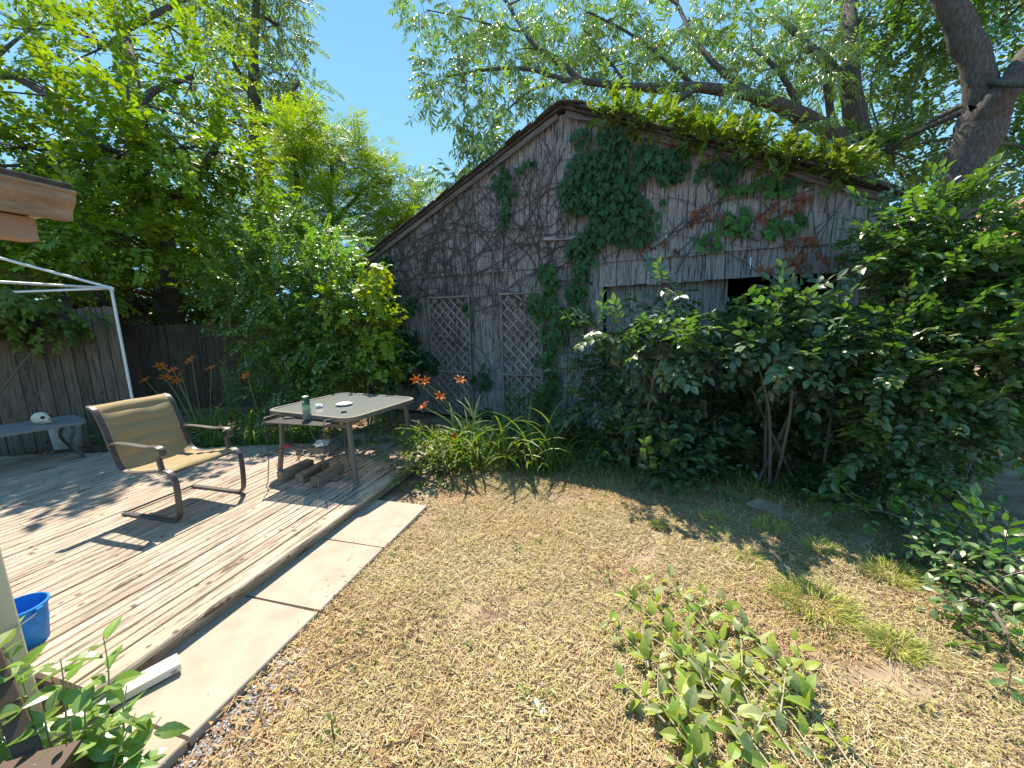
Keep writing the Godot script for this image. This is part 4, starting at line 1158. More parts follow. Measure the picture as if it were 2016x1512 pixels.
func climbers() -> void:
	var dry := thing("bare_vine", "leafless brown vine stems criss-crossing the barn's grey boards", "vine", BARN_AT, BARN_TURN)
	for i in 80:
		var mb := MB.new()
		walk_stem(mb, Vector2(rf(-2.4, 1.3), rf(0.05, 1.6) if i < 26 else rf(1.5, 2.6)), PI * 0.5 + rf(-0.7, 0.7), rng.randi_range(18, 42), rf(0.003, 0.0068), -2.6, 1.4, 0, 0.04)
		if mb.v.size():
			part(dry, "stem", mb.done(), M.vine)
	for i in 24:
		var mb := MB.new()
		walk_stem(mb, Vector2(rf(1.5, 3.9), rf(2.05, 2.6)), rf(0.2, 2.9), rng.randi_range(10, 22), rf(0.003, 0.006), 1.4, 4.1, 0, 0.042)
		if mb.v.size():
			part(dry, "stem", mb.done(), M.vine)
	for i in 40:
		var mb := MB.new()
		walk_stem(mb, Vector2(rf(-2.6, 0.9), rf(1.7, 3.2)), rf(-0.1, 0.6), rng.randi_range(14, 30), rf(0.004, 0.008), -2.7, 1.1, 1, 0.05)
		if mb.v.size():
			part(dry, "stem", mb.done(), M.vine)
	var green := ivy_meshes(Color(0.045, 0.125, 0.042), 0.072)
	var big := thing("ivy", "thick dark green ivy mass hanging right of the barn's gable peak", "ivy", BARN_AT, BARN_TURN, "ivy on the barn")
	wall_leaves(big, [[1.55, 3.2, 0.6, 0.62, 620], [1.3, 3.3, 0.4, 0.55, 300], [2.2, 3.36, 0.5, 0.26, 240], [1.7, 2.78, 0.6, 0.36, 360], [2.8, 3.2, 0.45, 0.16, 90], [1.22, 2.5, 0.2, 0.45, 170], [1.22, 3.75, 0.2, 0.25, 60], [1.65, 3.75, 0.3, 0.2, 80], [1.15, 2.05, 0.2, 0.35, 100]], green, M.ivy, Color(1, 1, 1), 0.16)
	var corner := thing("ivy", "dark ivy column covering the barn's left corner below the eave", "ivy", BARN_AT, BARN_TURN, "ivy on the barn")
	wall_leaves(corner, [[-2.2, 2.3, 0.3, 0.45, 200], [-2.15, 1.5, 0.36, 0.7, 330], [-2.0, 0.8, 0.45, 0.6, 300], [-1.75, 1.2, 0.3, 0.35, 110], [-1.5, 0.95, 0.35, 0.3, 110], [-2.5, 1.5, 0.3, 1.2, 260], [-1.62, 1.85, 0.16, 0.25, 40]], green, M.ivy, Color(0.75, 0.85, 0.8), 0.16)
	var tuft := thing("ivy", "small ivy tail hanging below the barn's left roof edge", "ivy", BARN_AT, BARN_TURN, "ivy on the barn")
	wall_leaves(tuft, [[0.08, 3.6, 0.2, 0.2, 50], [0.12, 3.35, 0.2, 0.2, 60], [0.13, 3.1, 0.14, 0.22, 46], [0.46, 3.68, 0.2, 0.1, 30]], green, M.ivy, Color(1, 1, 1), 0.1)
	var mid := thing("ivy", "lighter ivy growing from the right trellis up to the doorway header", "ivy", BARN_AT, BARN_TURN, "ivy on the barn")
	wall_leaves(mid, [[0.78, 2.1, 0.18, 0.3, 70], [0.7, 1.75, 0.3, 0.28, 120], [0.85, 1.4, 0.32, 0.35, 150], [0.75, 0.95, 0.2, 0.4, 90], [1.1, 1.7, 0.28, 0.4, 130], [0.5, 1.95, 0.15, 0.1, 20], [0.7, 0.5, 0.24, 0.25, 70]], green, M.ivy, Color(1.15, 1.2, 0.9), 0.14)
	var between := thing("ivy", "ivy sprig between the barn's two trellises", "ivy", BARN_AT, BARN_TURN, "ivy on the barn")
	wall_leaves(between, [[-0.38, 0.68, 0.2, 0.16, 46], [-0.3, 0.88, 0.08, 0.1, 12], [-0.62, 1.8, 0.18, 0.1, 26], [-0.3, 0.1, 0.3, 0.1, 30]], green, M.ivy, Color(0.95, 1, 0.9), 0.1)
	var right := thing("ivy", "fresh green ivy patch above the doorway header", "ivy", BARN_AT, BARN_TURN, "ivy on the barn")
	wall_leaves(right, [[3.0, 2.62, 0.28, 0.2, 90], [3.45, 2.52, 0.35, 0.12, 60], [2.75, 2.45, 0.35, 0.16, 60], [3.15, 2.95, 0.4, 0.1, 50]], green, M.ivy, Color(1.5, 1.45, 0.8), 0.1)
	var brown := thing("withered_ivy", "withered red-brown ivy leaves hanging on the header boards", "ivy", BARN_AT, BARN_TURN)
	wall_leaves(brown, [[3.5, 2.13, 0.45, 0.14, 30], [3.3, 2.72, 0.24, 0.16, 12], [2.75, 2.68, 0.35, 0.16, 14], [2.1, 2.42, 0.5, 0.12, 16], [3.6, 2.36, 0.3, 0.06, 14], [3.5, 2.75, 0.16, 0.1, 14], [4.0, 2.1, 0.1, 0.15, 8]], ivy_meshes(Color(0.28, 0.11, 0.06), 0.07), M.leaf_dull, Color(1, 1, 1), 0.06, 0.0)
	var roofv := thing("roof_vine", "sunlit vine creeping along the barn's right roof slope", "vine", BARN_AT, BARN_TURN)
	var cl := []
	var s := 1.5
	while s < 4.1:
		cl.append([Vector3(s, ridge(s) + rf(0.04, 0.12), rf(0.0, 0.2)), rf(0.1, 0.17), 17])
		cl.append([Vector3(s + 0.05, ridge(s) - rf(0.0, 0.1), rf(0.12, 0.22)), rf(0.1, 0.15), 14])
		cl.append([Vector3(s + 0.1, ridge(s) + rf(0.06, 0.16), rf(-0.7, -0.2)), rf(0.13, 0.2), 16])
		s += rf(0.13, 0.2)
	var cl2 := []
	for q in cl:
		cl2.append([BARN_AT + Basis(Vector3.UP, BARN_TURN) * (q[0] as Vector3), q[1], q[2]])
	roofv.rotation.y = 0.0
	roofv.position = BARN_AT
	grow(roofv, [[[BARN_AT + Basis(Vector3.UP, BARN_TURN) * Vector3(1.4, ridge(1.4) + 0.07, 0.15), 0.012], [BARN_AT + Basis(Vector3.UP, BARN_TURN) * Vector3(2.8, ridge(2.8) + 0.07, 0.1), 0.01], [BARN_AT + Basis(Vector3.UP, BARN_TURN) * Vector3(4.1, ridge(4.1) + 0.07, 0.1), 0.006]]], cl2, many("ivy", 3, 9, 0.17, 0.06, Color(0.17, 0.26, 0.05)), M.leaf, M.vine, {"branch": 0.005, "trunk": "stem", "hang": -0.1, "size": 0.85})


# ---------------------------------------------------------------- porch at the left
func porch() -> void:
	var p := thing("porch_roof", "corner of the porch roof with stained gutter and brown beam", "porch", Vector3.ZERO, DECK_TURN)
	var l := 3.4
	var gm := MB.new()
	var prof := [Vector2(0.0, -0.055), Vector2(0.045, -0.055), Vector2(0.05, -0.02), Vector2(0.085, 0.015), Vector2(0.09, 0.045), Vector2(0.1, 0.05), Vector2(0.1, 0.058), Vector2(0.0, 0.058)]
	var z0 := -2.3
	var y0 := 2.115
	for i in prof.size():
		var a: Vector2 = prof[i]
		var b: Vector2 = prof[(i + 1) % prof.size()]
		gm.quad(Vector3(1.19 - l, y0 + a.y, z0 + a.x), Vector3(1.19, y0 + a.y, z0 + a.x), Vector3(1.19, y0 + b.y, z0 + b.x), Vector3(1.19 - l, y0 + b.y, z0 + b.x), Color.WHITE)
	for i in range(1, prof.size() - 1):
		gm.tri(Vector3(1.19, y0 + prof[0].y, z0 + prof[0].x), Vector3(1.19, y0 + prof[i].y, z0 + prof[i].x), Vector3(1.19, y0 + prof[i + 1].y, z0 + prof[i + 1].x), Color.WHITE)
	part(p, "gutter", gm.done(), M.gutter)
	var bm := MB.new()
	bm.board(Transform3D(Basis.IDENTITY, Vector3(1.10 - l * 0.5, 2.012, -2.36)), Vector3(l, 0.09, 0.09), 0.002, Color.WHITE, Vector2.ZERO)
	part(p, "beam", bm.done(), M.beam)
	var rm := MB.new()
	rm.board(Transform3D(Basis.from_euler(Vector3(0.16, 0, 0)), Vector3(1.2 - l * 0.5, 2.36, -3.28)), Vector3(l, 0.03, 2.1), 0.003, Color.WHITE, Vector2.ZERO)
	part(p, "roof", rm.done(), M.shingle)
	var sf := MB.new()
	sf.board(Transform3D(Basis.IDENTITY, Vector3(1.14 - l * 0.5, 2.075, -3.3)), Vector3(l - 0.02, 0.02, 2.0), 0.0, Color.WHITE, Vector2.ZERO)
	part(p, "soffit", sf.done(), M.cream)
	var post := MB.new()
	post.board(Transform3D(Basis(Vector3.UP, Vector3(0, 0, 1), Vector3(1, 0, 0)), Vector3(0.745, 0.982, -2.36)), Vector3(1.965, 0.11, 0.11), 0.006, Color.WHITE, Vector2.ZERO)
	part(p, "post", post.done(), M.cream)


# ---------------------------------------------------------------- furniture
func flat(pts: Array, z: float) -> Array:
	var out := []
	for q in pts:
		out.append(Vector3(q.x, q.y, z))
	return out


func chair() -> void:
	var mid := Vector3(-2.80, 0.12, -3.12)
	var c := thing("patio_chair", "tan sling patio chair on a dark metal cantilever frame", "chair", mid, -0.274)
	var side := [Vector2(-0.31, 0.011), Vector2(0.0, 0.011), Vector2(0.23, 0.011), Vector2(0.29, 0.028), Vector2(0.318, 0.08), Vector2(0.33, 0.2), Vector2(0.332, 0.32), Vector2(0.31, 0.385), Vector2(0.25, 0.415), Vector2(0.1, 0.398), Vector2(-0.08, 0.372), Vector2(-0.19, 0.375), Vector2(-0.25, 0.41), Vector2(-0.28, 0.48), Vector2(-0.325, 0.64), Vector2(-0.375, 0.79), Vector2(-0.415, 0.862), Vector2(-0.475, 0.885)]
	var sm := catmull(side, 5)
	var arm := catmull([Vector2(-0.305, 0.575), Vector2(-0.26, 0.6), Vector2(-0.1, 0.6), Vector2(0.08, 0.592), Vector2(0.18, 0.6), Vector2(0.23, 0.592), Vector2(0.25, 0.56), Vector2(0.24, 0.53), Vector2(0.21, 0.52)], 5)
	for sd in [-1.0, 1.0]:
		var z: float = sd * 0.265
		var fm := MB.new()
		fm.strap(flat(sm, z), Vector3(0, 0, 1), 0.042, 0.016, Color.WHITE)
		part(c, "side_frame", fm.done(), M.dark_metal)
		var am := MB.new()
		am.strap(flat(arm, z), Vector3(0, 0, 1), 0.05, 0.014, Color.WHITE)
		part(c, "armrest", am.done(), M.dark_metal)
		var pm := MB.new()
		pm.strap(flat([Vector2(0.2, 0.52), Vector2(0.205, 0.46), Vector2(0.215, 0.412)], z), Vector3(0, 0, 1), 0.032, 0.03, Color.WHITE)
		part(c, "arm_support", pm.done(), M.dark_metal)
	for q in [[-0.3, 0.02], [-0.1, 0.36], [0.27, 0.39]]:
		var bm := MB.new()
		bm.tube([Vector3(q[0], q[1], -0.265), Vector3(q[0], q[1], 0.265)], [0.011, 0.011], 8, Color.WHITE)
		part(c, "cross_bar", bm.done(), M.dark_metal)
	# sling: from the seat front over the seat, up the back and over the rolled top
	var prof := []
	for q in catmull(side, 14).slice(8 * 14 - 8):
		prof.append(q)
	var sl := MB.new()
	var cnt := prof.size()
	var run := 0.0
	var rows := []
	var lens := []
	for i in cnt:
		if i > 0:
			run += prof[i].distance_to(prof[i - 1])
		lens.append(run)
	for i in cnt:
		var d: Vector2 = (prof[mini(i + 1, cnt - 1)] - prof[maxi(i - 1, 0)]).normalized()
		var nr := Vector2(d.y, -d.x)
		if nr.y < 0 and i < cnt / 3:
			nr = -nr
		var row := []
		for k in 13:
			var v := k / 12.0
			var edge := 1.0 - pow(absf(2.0 * v - 1.0), 2.2)
			var puff := 0.024 * pow(absf(sin(PI * lens[i] / 0.125)), 0.5) * edge
			var sag := -0.018 * edge
			var wr := 0.004 * sin(v * 9.0 + lens[i] * 31.0) * sin(lens[i] * 17.0 + 1.0) * edge
			var q2: Vector2 = prof[i] + nr * (puff + sag + wr + 0.006)
			row.append(Vector3(q2.x, q2.y, lerpf(-0.252, 0.252, v)))
		rows.append(row)
	var base := 0
	for i in cnt:
		for k in 13:
			var du: Vector3 = rows[mini(i + 1, cnt - 1)][k] - rows[maxi(i - 1, 0)][k]
			var dv: Vector3 = rows[i][mini(k + 1, 12)] - rows[i][maxi(k - 1, 0)]
			sl.vert(rows[i][k], dv.cross(du).normalized(), Color.WHITE, Vector2(k / 12.0 * 1.2, lens[i] * 2.4))
	for i in cnt - 1:
		for k in 12:
			var a := i * 13 + k
			for q in [a, a + 13, a + 1, a + 1, a + 13, a + 14]:
				sl.ix.append(q)
	part(c, "sling", sl.done(), M.cloth)


func rounded(hx: float, hz: float, r: float, n: int) -> Array:
	var out := []
	for q in [[hx - r, hz - r, 0.0], [-hx + r, hz - r, 0.5], [-hx + r, -hz + r, 1.0], [hx - r, -hz + r, 1.5]]:
		for i in n + 1:
			var a: float = (q[2] + 0.5 * i / n) * PI
			out.append(Vector2(q[0] + cos(a) * r, q[1] + sin(a) * r))
	return out


func slab_mesh(out: Array, y0: float, y1: float, inner := []) -> ArrayMesh:
	var mb := MB.new()
	var n := out.size()
	for i in n:
		var a: Vector2 = out[i]
		var b: Vector2 = out[(i + 1) % n]
		mb.quad(Vector3(a.x, y1, a.y), Vector3(b.x, y1, b.y), Vector3(b.x, y0, b.y), Vector3(a.x, y0, a.y), Color.WHITE)
		if inner.is_empty():
			mb.tri(Vector3(0, y1, 0), Vector3(b.x, y1, b.y), Vector3(a.x, y1, a.y), Color.WHITE, Vector3.UP)
			mb.tri(Vector3(0, y0, 0), Vector3(a.x, y0, a.y), Vector3(b.x, y0, b.y), Color.WHITE, Vector3.DOWN)
		else:
			var c: Vector2 = inner[i]
			var d: Vector2 = inner[(i + 1) % n]
			mb.quad(Vector3(a.x, y1, a.y), Vector3(c.x, y1, c.y), Vector3(d.x, y1, d.y), Vector3(b.x, y1, b.y), Color.WHITE)
			mb.quad(Vector3(b.x, y0, b.y), Vector3(d.x, y0, d.y), Vector3(c.x, y0, c.y), Vector3(a.x, y0, a.y), Color.WHITE)
			mb.quad(Vector3(d.x, y1, d.y), Vector3(c.x, y1, c.y), Vector3(c.x, y0, c.y), Vector3(d.x, y0, d.y), Color.WHITE)
	return mb.done()


func wire(parent: Node, called: String, runs: Array, r: float, mat: Material) -> void:
	var mb := MB.new()
	for q in runs:
		var rad := []
		for p in q:
			rad.append(r)
		mb.tube(q, rad, 6, Color.WHITE)
	part(parent, called, mb.done(), mat)


func furniture() -> void:
	chair()
	# glass dining table
	var t := thing("glass_table", "rectangular patio table with hazy glass top and taupe frame", "table", Vector3(-1.78, 0.12, -4.05), -0.42)
	var hx := 0.58
	var hz := 0.50
	part(t, "glass_top", slab_mesh(rounded(hx - 0.03, hz - 0.03, 0.12, 6), 0.628, 0.634), M.table_glass)
	part(t, "rim", slab_mesh(rounded(hx, hz, 0.14, 6), 0.6, 0.64, rounded(hx - 0.036, hz - 0.036, 0.115, 6)), M.taupe)
	for q in [[-1, -1], [1, -1], [1, 1], [-1, 1]]:
		var lm := MB.new()
		lm.strap([Vector3(q[0] * (hx - 0.12), 0.6, q[1] * (hz - 0.1)), Vector3(q[0] * (hx - 0.1), 0.3, q[1] * (hz - 0.09)), Vector3(q[0] * (hx - 0.05), 0.0, q[1] * (hz - 0.06))], Vector3(0, 0, 1), 0.045, 0.04, Color.WHITE)
		part(t, "leg", lm.done(), M.taupe)
	for z in [-1.0, 1.0]:
		var am := MB.new()
		am.box(Transform3D(Basis.IDENTITY, Vector3(0, 0.53, z * (hz - 0.1))), Vector3(2 * hx - 0.28, 0.03, 0.02))
		part(t, "apron", am.done(), M.taupe)
	# mesh side table in front of it
	var s := thing("wire_side_table", "small black mesh side table with wire legs in front of the glass table", "table", Vector3(-1.96, 0.12, -3.55), -0.274)
	var top := MB.new()
	for i in 36:
		top.box(Transform3D(Basis.IDENTITY, Vector3(-0.325 + i * 0.65 / 35.0, 0.592, 0)), Vector3(0.011, 0.003, 0.25))
	for i in 14:
		top.box(Transform3D(Basis.IDENTITY, Vector3(0, 0.5885, -0.125 + i * 0.25 / 13.0)), Vector3(0.65, 0.003, 0.011))
	part(s, "mesh_top", top.done(), M.dark_metal)
	wire(s, "rail", [[Vector3(-0.33, 0.59, -0.13), Vector3(0.33, 0.59, -0.13), Vector3(0.33, 0.59, 0.13), Vector3(-0.33, 0.59, 0.13), Vector3(-0.33, 0.59, -0.13)], [Vector3(0.33, 0.59, -0.13), Vector3(0.335, 0.63, -0.12), Vector3(0.335, 0.63, 0.12), Vector3(0.33, 0.59, 0.13)], [Vector3(-0.33, 0.59, -0.13), Vector3(-0.335, 0.63, -0.12), Vector3(-0.335, 0.63, 0.12), Vector3(-0.33, 0.59, 0.13)]], 0.005, M.dark_metal)
	for q in [[-1, -1], [1, -1], [1, 1], [-1, 1]]:
		wire(s, "leg", [[Vector3(q[0] * 0.33, 0.59, q[1] * 0.13), Vector3(q[0] * 0.31, 0.3, q[1] * 0.14), Vector3(q[0] * 0.3, 0.04, q[1] * 0.2), Vector3(q[0] * 0.285, 0.005, q[1] * 0.24)]], 0.0045, M.dark_metal)
	wire(s, "cross_brace", [[Vector3(-0.3, 0.12, -0.14), Vector3(0.0, 0.34, -0.14), Vector3(0.22, 0.56, -0.13)], [Vector3(0.25, 0.12, -0.14), Vector3(-0.05, 0.38, -0.14), Vector3(-0.1, 0.57, -0.13)]], 0.006, M.taupe)
	wire(s, "shelf", [[Vector3(-0.31, 0.3, -0.14), Vector3(0.31, 0.3, -0.14), Vector3(0.31, 0.3, 0.14), Vector3(-0.31, 0.3, 0.14), Vector3(-0.31, 0.3, -0.14)], [Vector3(-0.31, 0.3, -0.05), Vector3(0.31, 0.3, -0.05)], [Vector3(-0.31, 0.3, 0.05), Vector3(0.31, 0.3, 0.05)], [Vector3(0.0, 0.3, -0.14), Vector3(0.0, 0.3, 0.14)]], 0.004, M.dark_metal)
	# timber offcuts under it
	var k := 0
	for q in [[-2.19, -3.72, "leftmost of the timber offcuts under the mesh side table"], [-1.99, -3.66, "middle timber offcut under the mesh side table"], [-1.80, -3.57, "rightmost of the timber offcuts under the mesh side table"]]:
		var w := thing("timber_offcut", q[2], "timber", Vector3(q[0], 0.16, q[1]), DECK_TURN + rf(-0.08, 0.08), "timber offcuts")
		var mb := MB.new()
		mb.board(Transform3D.IDENTITY, Vector3(0.36, 0.085, 0.085), 0.005, Color(0.72, 0.66, 0.6), Vector2(rf(0, 2), 0.2))
		part(w, "block", mb.done(), M.deck, Transform3D(Basis.IDENTITY, Vector3(0, 0.006, 0)))
		k += 1
	var under := thing("timber_offcut", "thin board under the timber offcuts", "timber", Vector3(-1.97, 0.12, -3.62), -0.274, "timber offcuts")
	var ub := MB.new()
	ub.board(Transform3D(Basis.IDENTITY, Vector3(0, 0.011, 0)), Vector3(0.62, 0.022, 0.1), 0.002, Color(0.6, 0.55, 0.5), Vector2(0.5, 0.3))
	part(under, "plank", ub.done(), M.deck)
	# things on the tables
	var y := 0.12 + 0.5945
	var mug := thing("glass_mug", "clear glass mug on the mesh side table", "mug", Vector3(-1.93, y, -3.56))
	var gm := MB.new()
	gm.lathe(Transform3D.IDENTITY, [Vector2(0.001, 0.0), Vector2(0.042, 0.0), Vector2(0.044, 0.01), Vector2(0.042, 0.14), Vector2(0.044, 0.145), Vector2(0.039, 0.145), Vector2(0.038, 0.016), Vector2(0.001, 0.014)], 20, Color.WHITE)
	part(mug, "body", gm.done(), M.glass)
	wire(mug, "handle", [catmull([Vector3(0.042, 0.115, 0.01), Vector3(0.075, 0.11, 0.015), Vector3(0.08, 0.06, 0.015), Vector3(0.042, 0.035, 0.01)], 5)], 0.006, M.glass)
	var can := thing("tall_can", "tall green drink can with white letters standing in the glass mug", "can", Vector3(-1.93, y + 0.017, -3.56), -0.45)
	var cm := MB.new()
	cm.lathe(Transform3D.IDENTITY, [Vector2(0.001, 0.002), Vector2(0.027, 0.0), Vector2(0.033, 0.012), Vector2(0.033, 0.19), Vector2(0.028, 0.203)], 24, Color.WHITE)
	part(can, "body", cm.done(), plain(0.012, 0.10, 0.055, 0.35, 0.3))
	var lid := MB.new()
	lid.lathe(Transform3D.IDENTITY, [Vector2(0.028, 0.203), Vector2(0.029, 0.207), Vector2(0.027, 0.207), Vector2(0.025, 0.203), Vector2(0.001, 0.203)], 24, Color.WHITE)
	part(can, "lid", lid.done(), plain(0.75, 0.76, 0.76, 0.3, 0.5))
	var band := MB.new()
	band.lathe(Transform3D.IDENTITY, [Vector2(0.0334, 0.085), Vector2(0.0334, 0.135)], 24, Color.WHITE)
	part(can, "green_band", band.done(), plain(0.04, 0.33, 0.10, 0.4))
	var tx := TextMesh.new()
	tx.text = "UR"
	var fnt := SystemFont.new()
	fnt.font_names = PackedStringArray(["Droid Sans"])
	fnt.font_weight = 700
	tx.font = fnt
	tx.font_size = 32
	tx.pixel_size = 0.0011
	tx.depth = 0.002
	part(can, "lettering", tx, plain(0.8, 0.82, 0.8, 0.5), Transform3D(Basis.IDENTITY, Vector3(0, 0.16, 0.0325)))
	var yt := 0.12 + 0.6345
	var ash := thing("ashtray", "round pale plate on the glass table", "plate", Vector3(-1.76, yt, -3.98))
	var am2 := MB.new()
	am2.lathe(Transform3D.IDENTITY, [Vector2(0.001, 0.006), Vector2(0.05, 0.004), Vector2(0.06, 0.0), Vector2(0.085, 0.022), Vector2(0.08, 0.022), Vector2(0.055, 0.01), Vector2(0.001, 0.01)], 24, Color.WHITE)
	part(ash, "dish", am2.done(), plain(0.58, 0.6, 0.62, 0.4))
	var tis := thing("crumpled_tissue", "crumpled white tissue on the glass table", "tissue", Vector3(-1.98, yt, -3.9))
	part(tis, "paper", lump(0.035, 0.02, 3), plain(0.8, 0.8, 0.78, 0.8))
	var ltr := thing("lighter", "small dark lighter at the glass table's near edge", "lighter", Vector3(-1.62, yt, -3.64))
	var lb := MB.new()
	lb.board(Transform3D(Basis.from_euler(Vector3(0, 0.5, 0)), Vector3(0, 0.008, 0)), Vector3(0.05, 0.016, 0.02), 0.004, Color.WHITE, Vector2.ZERO)
	part(ltr, "body", lb.done(), M.black)
	var ph := thing("phone", "black phone lying on the mesh side table", "phone", Vector3(-2.14, y, -3.64), 0.2)
	var pb := MB.new()
	pb.board(Transform3D(Basis.IDENTITY, Vector3(0, 0.006, 0)), Vector3(0.11, 0.012, 0.06), 0.003, Color.WHITE, Vector2.ZERO)
	part(ph, "body", pb.done(), M.black)
	var scr := thing("red_tool", "red handled tool on the wire shelf of the side table", "tool", Vector3(-2.19, 0.12 + 0.304, -3.62), -0.4)
	var hb := MB.new()
	hb.tube([Vector3(-0.05, 0.016, 0), Vector3(0, 0.018, 0), Vector3(0.05, 0.014, 0)], [0.012, 0.017, 0.01], 8, Color.WHITE)
	part(scr, "handle", hb.done(), M.red)
	wire(scr, "rod", [[Vector3(0.05, 0.014, 0), Vector3(0.19, 0.006, 0)]], 0.004, M.taupe)
	var box := thing("ash_box", "grey box of rubbish on the side table's wire shelf", "box", Vector3(-1.80, 0.12 + 0.305, -3.5), -0.274)
	var bx := MB.new()
	bx.box(Transform3D(Basis.IDENTITY, Vector3(0, 0.025, 0)), Vector3(0.2, 0.05, 0.14))
	part(box, "tray", bx.done(), M.taupe)
	part(box, "paper", lump(0.075, 0.03, 9), plain(0.7, 0.7, 0.68, 0.8), Transform3D(Basis.IDENTITY, Vector3(0, 0.045, 0)))
	# low table with the skull
	var lt := thing("low_table", "low grey patio table in the shade by the fence", "table", Vector3(-5.62, 0.12, -4.12), DECK_TURN - 0.3)
	part(lt, "table_top", slab_mesh(rounded(0.62, 0.34, 0.05, 4), 0.40, 0.43), plain(0.22, 0.215, 0.21, 0.5))
	for q in [[-1, -1], [1, -1], [1, 1], [-1, 1]]:
		var lm := MB.new()
		lm.strap(catmull([Vector3(q[0] * 0.5, 0.4, q[1] * 0.28), Vector3(q[0] * 0.5, 0.32, q[1] * 0.3), Vector3(q[0] * 0.46, 0.2, q[1] * 0.28), Vector3(q[0] * 0.52, 0.05, q[1] * 0.3), Vector3(q[0] * 0.53, 0.0, q[1] * 0.3)], 3), Vector3(0, 0, 1), 0.05, 0.03, Color.WHITE)
		part(lt, "leg", lm.done(), M.dark_metal)
	skull()
	var bk := thing("white_bucket", "pale plastic bucket under the low table", "bucket", Vector3(-5.75, 0.12, -4.85))
	var bkm := MB.new()
	bkm.lathe(Transform3D.IDENTITY, [Vector2(0.001, 0.0), Vector2(0.13, 0.0), Vector2(0.15, 0.33), Vector2(0.158, 0.335), Vector2(0.158, 0.35), Vector2(0.14, 0.35), Vector2(0.12, 0.02), Vector2(0.001, 0.02)], 24, Color.WHITE)
	part(bk, "pail", bkm.done(), M.bucket)
	gazebo()


func lump(r: float, h: float, s: int) -> ArrayMesh:
	var nz := fnoise(s, 1.0, 3)
	var mb := MB.new()
	var rings := []
	for i in 7:
		var a := PI * i / 6.0
		var ring := []
		for k in 12:
			var b := TAU * k / 12.0
			var d := Vector3(sin(a) * cos(b), cos(a), sin(a) * sin(b))
			var q := 1.0 + 0.6 * nz.get_noise_3d(d.x * 2.0, d.y * 2.0, d.z * 2.0)
			ring.append(Vector3(d.x * r * q, maxf(0.0, h * (1.0 + d.y * q)), d.z * r * q))
		rings.append(ring)
	for i in 6:
		for k in 12:
			mb.quad(rings[i][k], rings[i][(k + 1) % 12], rings[i + 1][(k + 1) % 12], rings[i + 1][k], Color.WHITE)
	return mb.done()


func skull() -> void:
	var s := thing("skull", "cream coloured toy skull lying on the low table", "skull", Vector3(-5.42, 0.55, -4.36), -0.15)
	var mb := MB.new()
	# face looks to +x
	var n1 := 20
	var n2 := 28
	var grid := []
	for i in n1 + 1:
		var a := PI * i / n1
		var row := []
		for k in n2:
			var b := TAU * k / n2
			var d := Vector3(sin(a) * cos(b), cos(a), sin(a) * sin(b))
			var p := Vector3(d.x * 0.092, d.y * 0.07, d.z * 0.068)
			if d.x > 0.2:
				var f := (d.x - 0.2) / 0.8
				p.x += f * 0.035 * (1.0 if d.y < 0.35 else 0.3)
				p.z *= 1.0 - 0.28 * f
				if d.y < 0.0:
					p.y -= 0.012 * f
			for sd in [-1.0, 1.0]:
				var e := d.distance_to(Vector3(0.78, 0.24, 0.5 * sd).normalized())
				p -= d * 0.03 * exp(-e * e / 0.035)
				var ch := d.distance_to(Vector3(0.45, -0.25, 0.85 * sd).normalized())
				p += d * 0.008 * exp(-ch * ch / 0.04)
				var tm := d.distance_to(Vector3(0.15, -0.1, 1.0 * sd).normalized())
				p -= d * 0.008 * exp(-tm * tm / 0.05)
			var ns := d.distance_to(Vector3(0.98, -0.1, 0).normalized())
			p -= d * 0.016 * exp(-ns * ns / 0.012)
			p.y = maxf(p.y, -0.066)
			row.append(p + Vector3(0, 0.066, 0))
		grid.append(row)
	for i in n1 + 1:
		for k in n2:
			var du: Vector3 = grid[mini(i + 1, n1)][k] - grid[maxi(i - 1, 0)][k]
			var dv: Vector3 = grid[i][(k + 1) % n2] - grid[i][(k + n2 - 1) % n2]
			var nn := dv.cross(du)
			if nn.length_squared() < 1e-12:
				nn = Vector3(0, 1 if i == 0 else -1, 0)
			mb.vert(grid[i][k], nn.normalized(), Color.WHITE)
	for i in n1:
		for k in n2:
			var a := i * n2 + k
			var b := i * n2 + (k + 1) % n2
			for q in [a, a + n2, b, b, a + n2, b + n2]:
				mb.ix.append(q)
	part(s, "cranium", mb.done(), M.bone)
	for sd in [-1.0, 1.0]:
		part(s, "eye_socket", lump(0.017, 0.017, 4), M.black, Transform3D(Basis.IDENTITY, Vector3(0.083, 0.066, 0.034 * sd)))
	part(s, "nose_hole", lump(0.008, 0.01, 5), M.black, Transform3D(Basis.IDENTITY, Vector3(0.112, 0.045, 0)))
	for i in 7:
		var tm := MB.new()
		tm.board(Transform3D(Basis.from_euler(Vector3(0, -(i - 3) * 0.22, 0)), Vector3(0.118 - absf(i - 3.0) * 0.006, 0.02, (i - 3) * 0.009)), Vector3(0.008, 0.014, 0.008), 0.001, Color.WHITE, Vector2.ZERO)
		part(s, "tooth", tm.done(), M.bone)


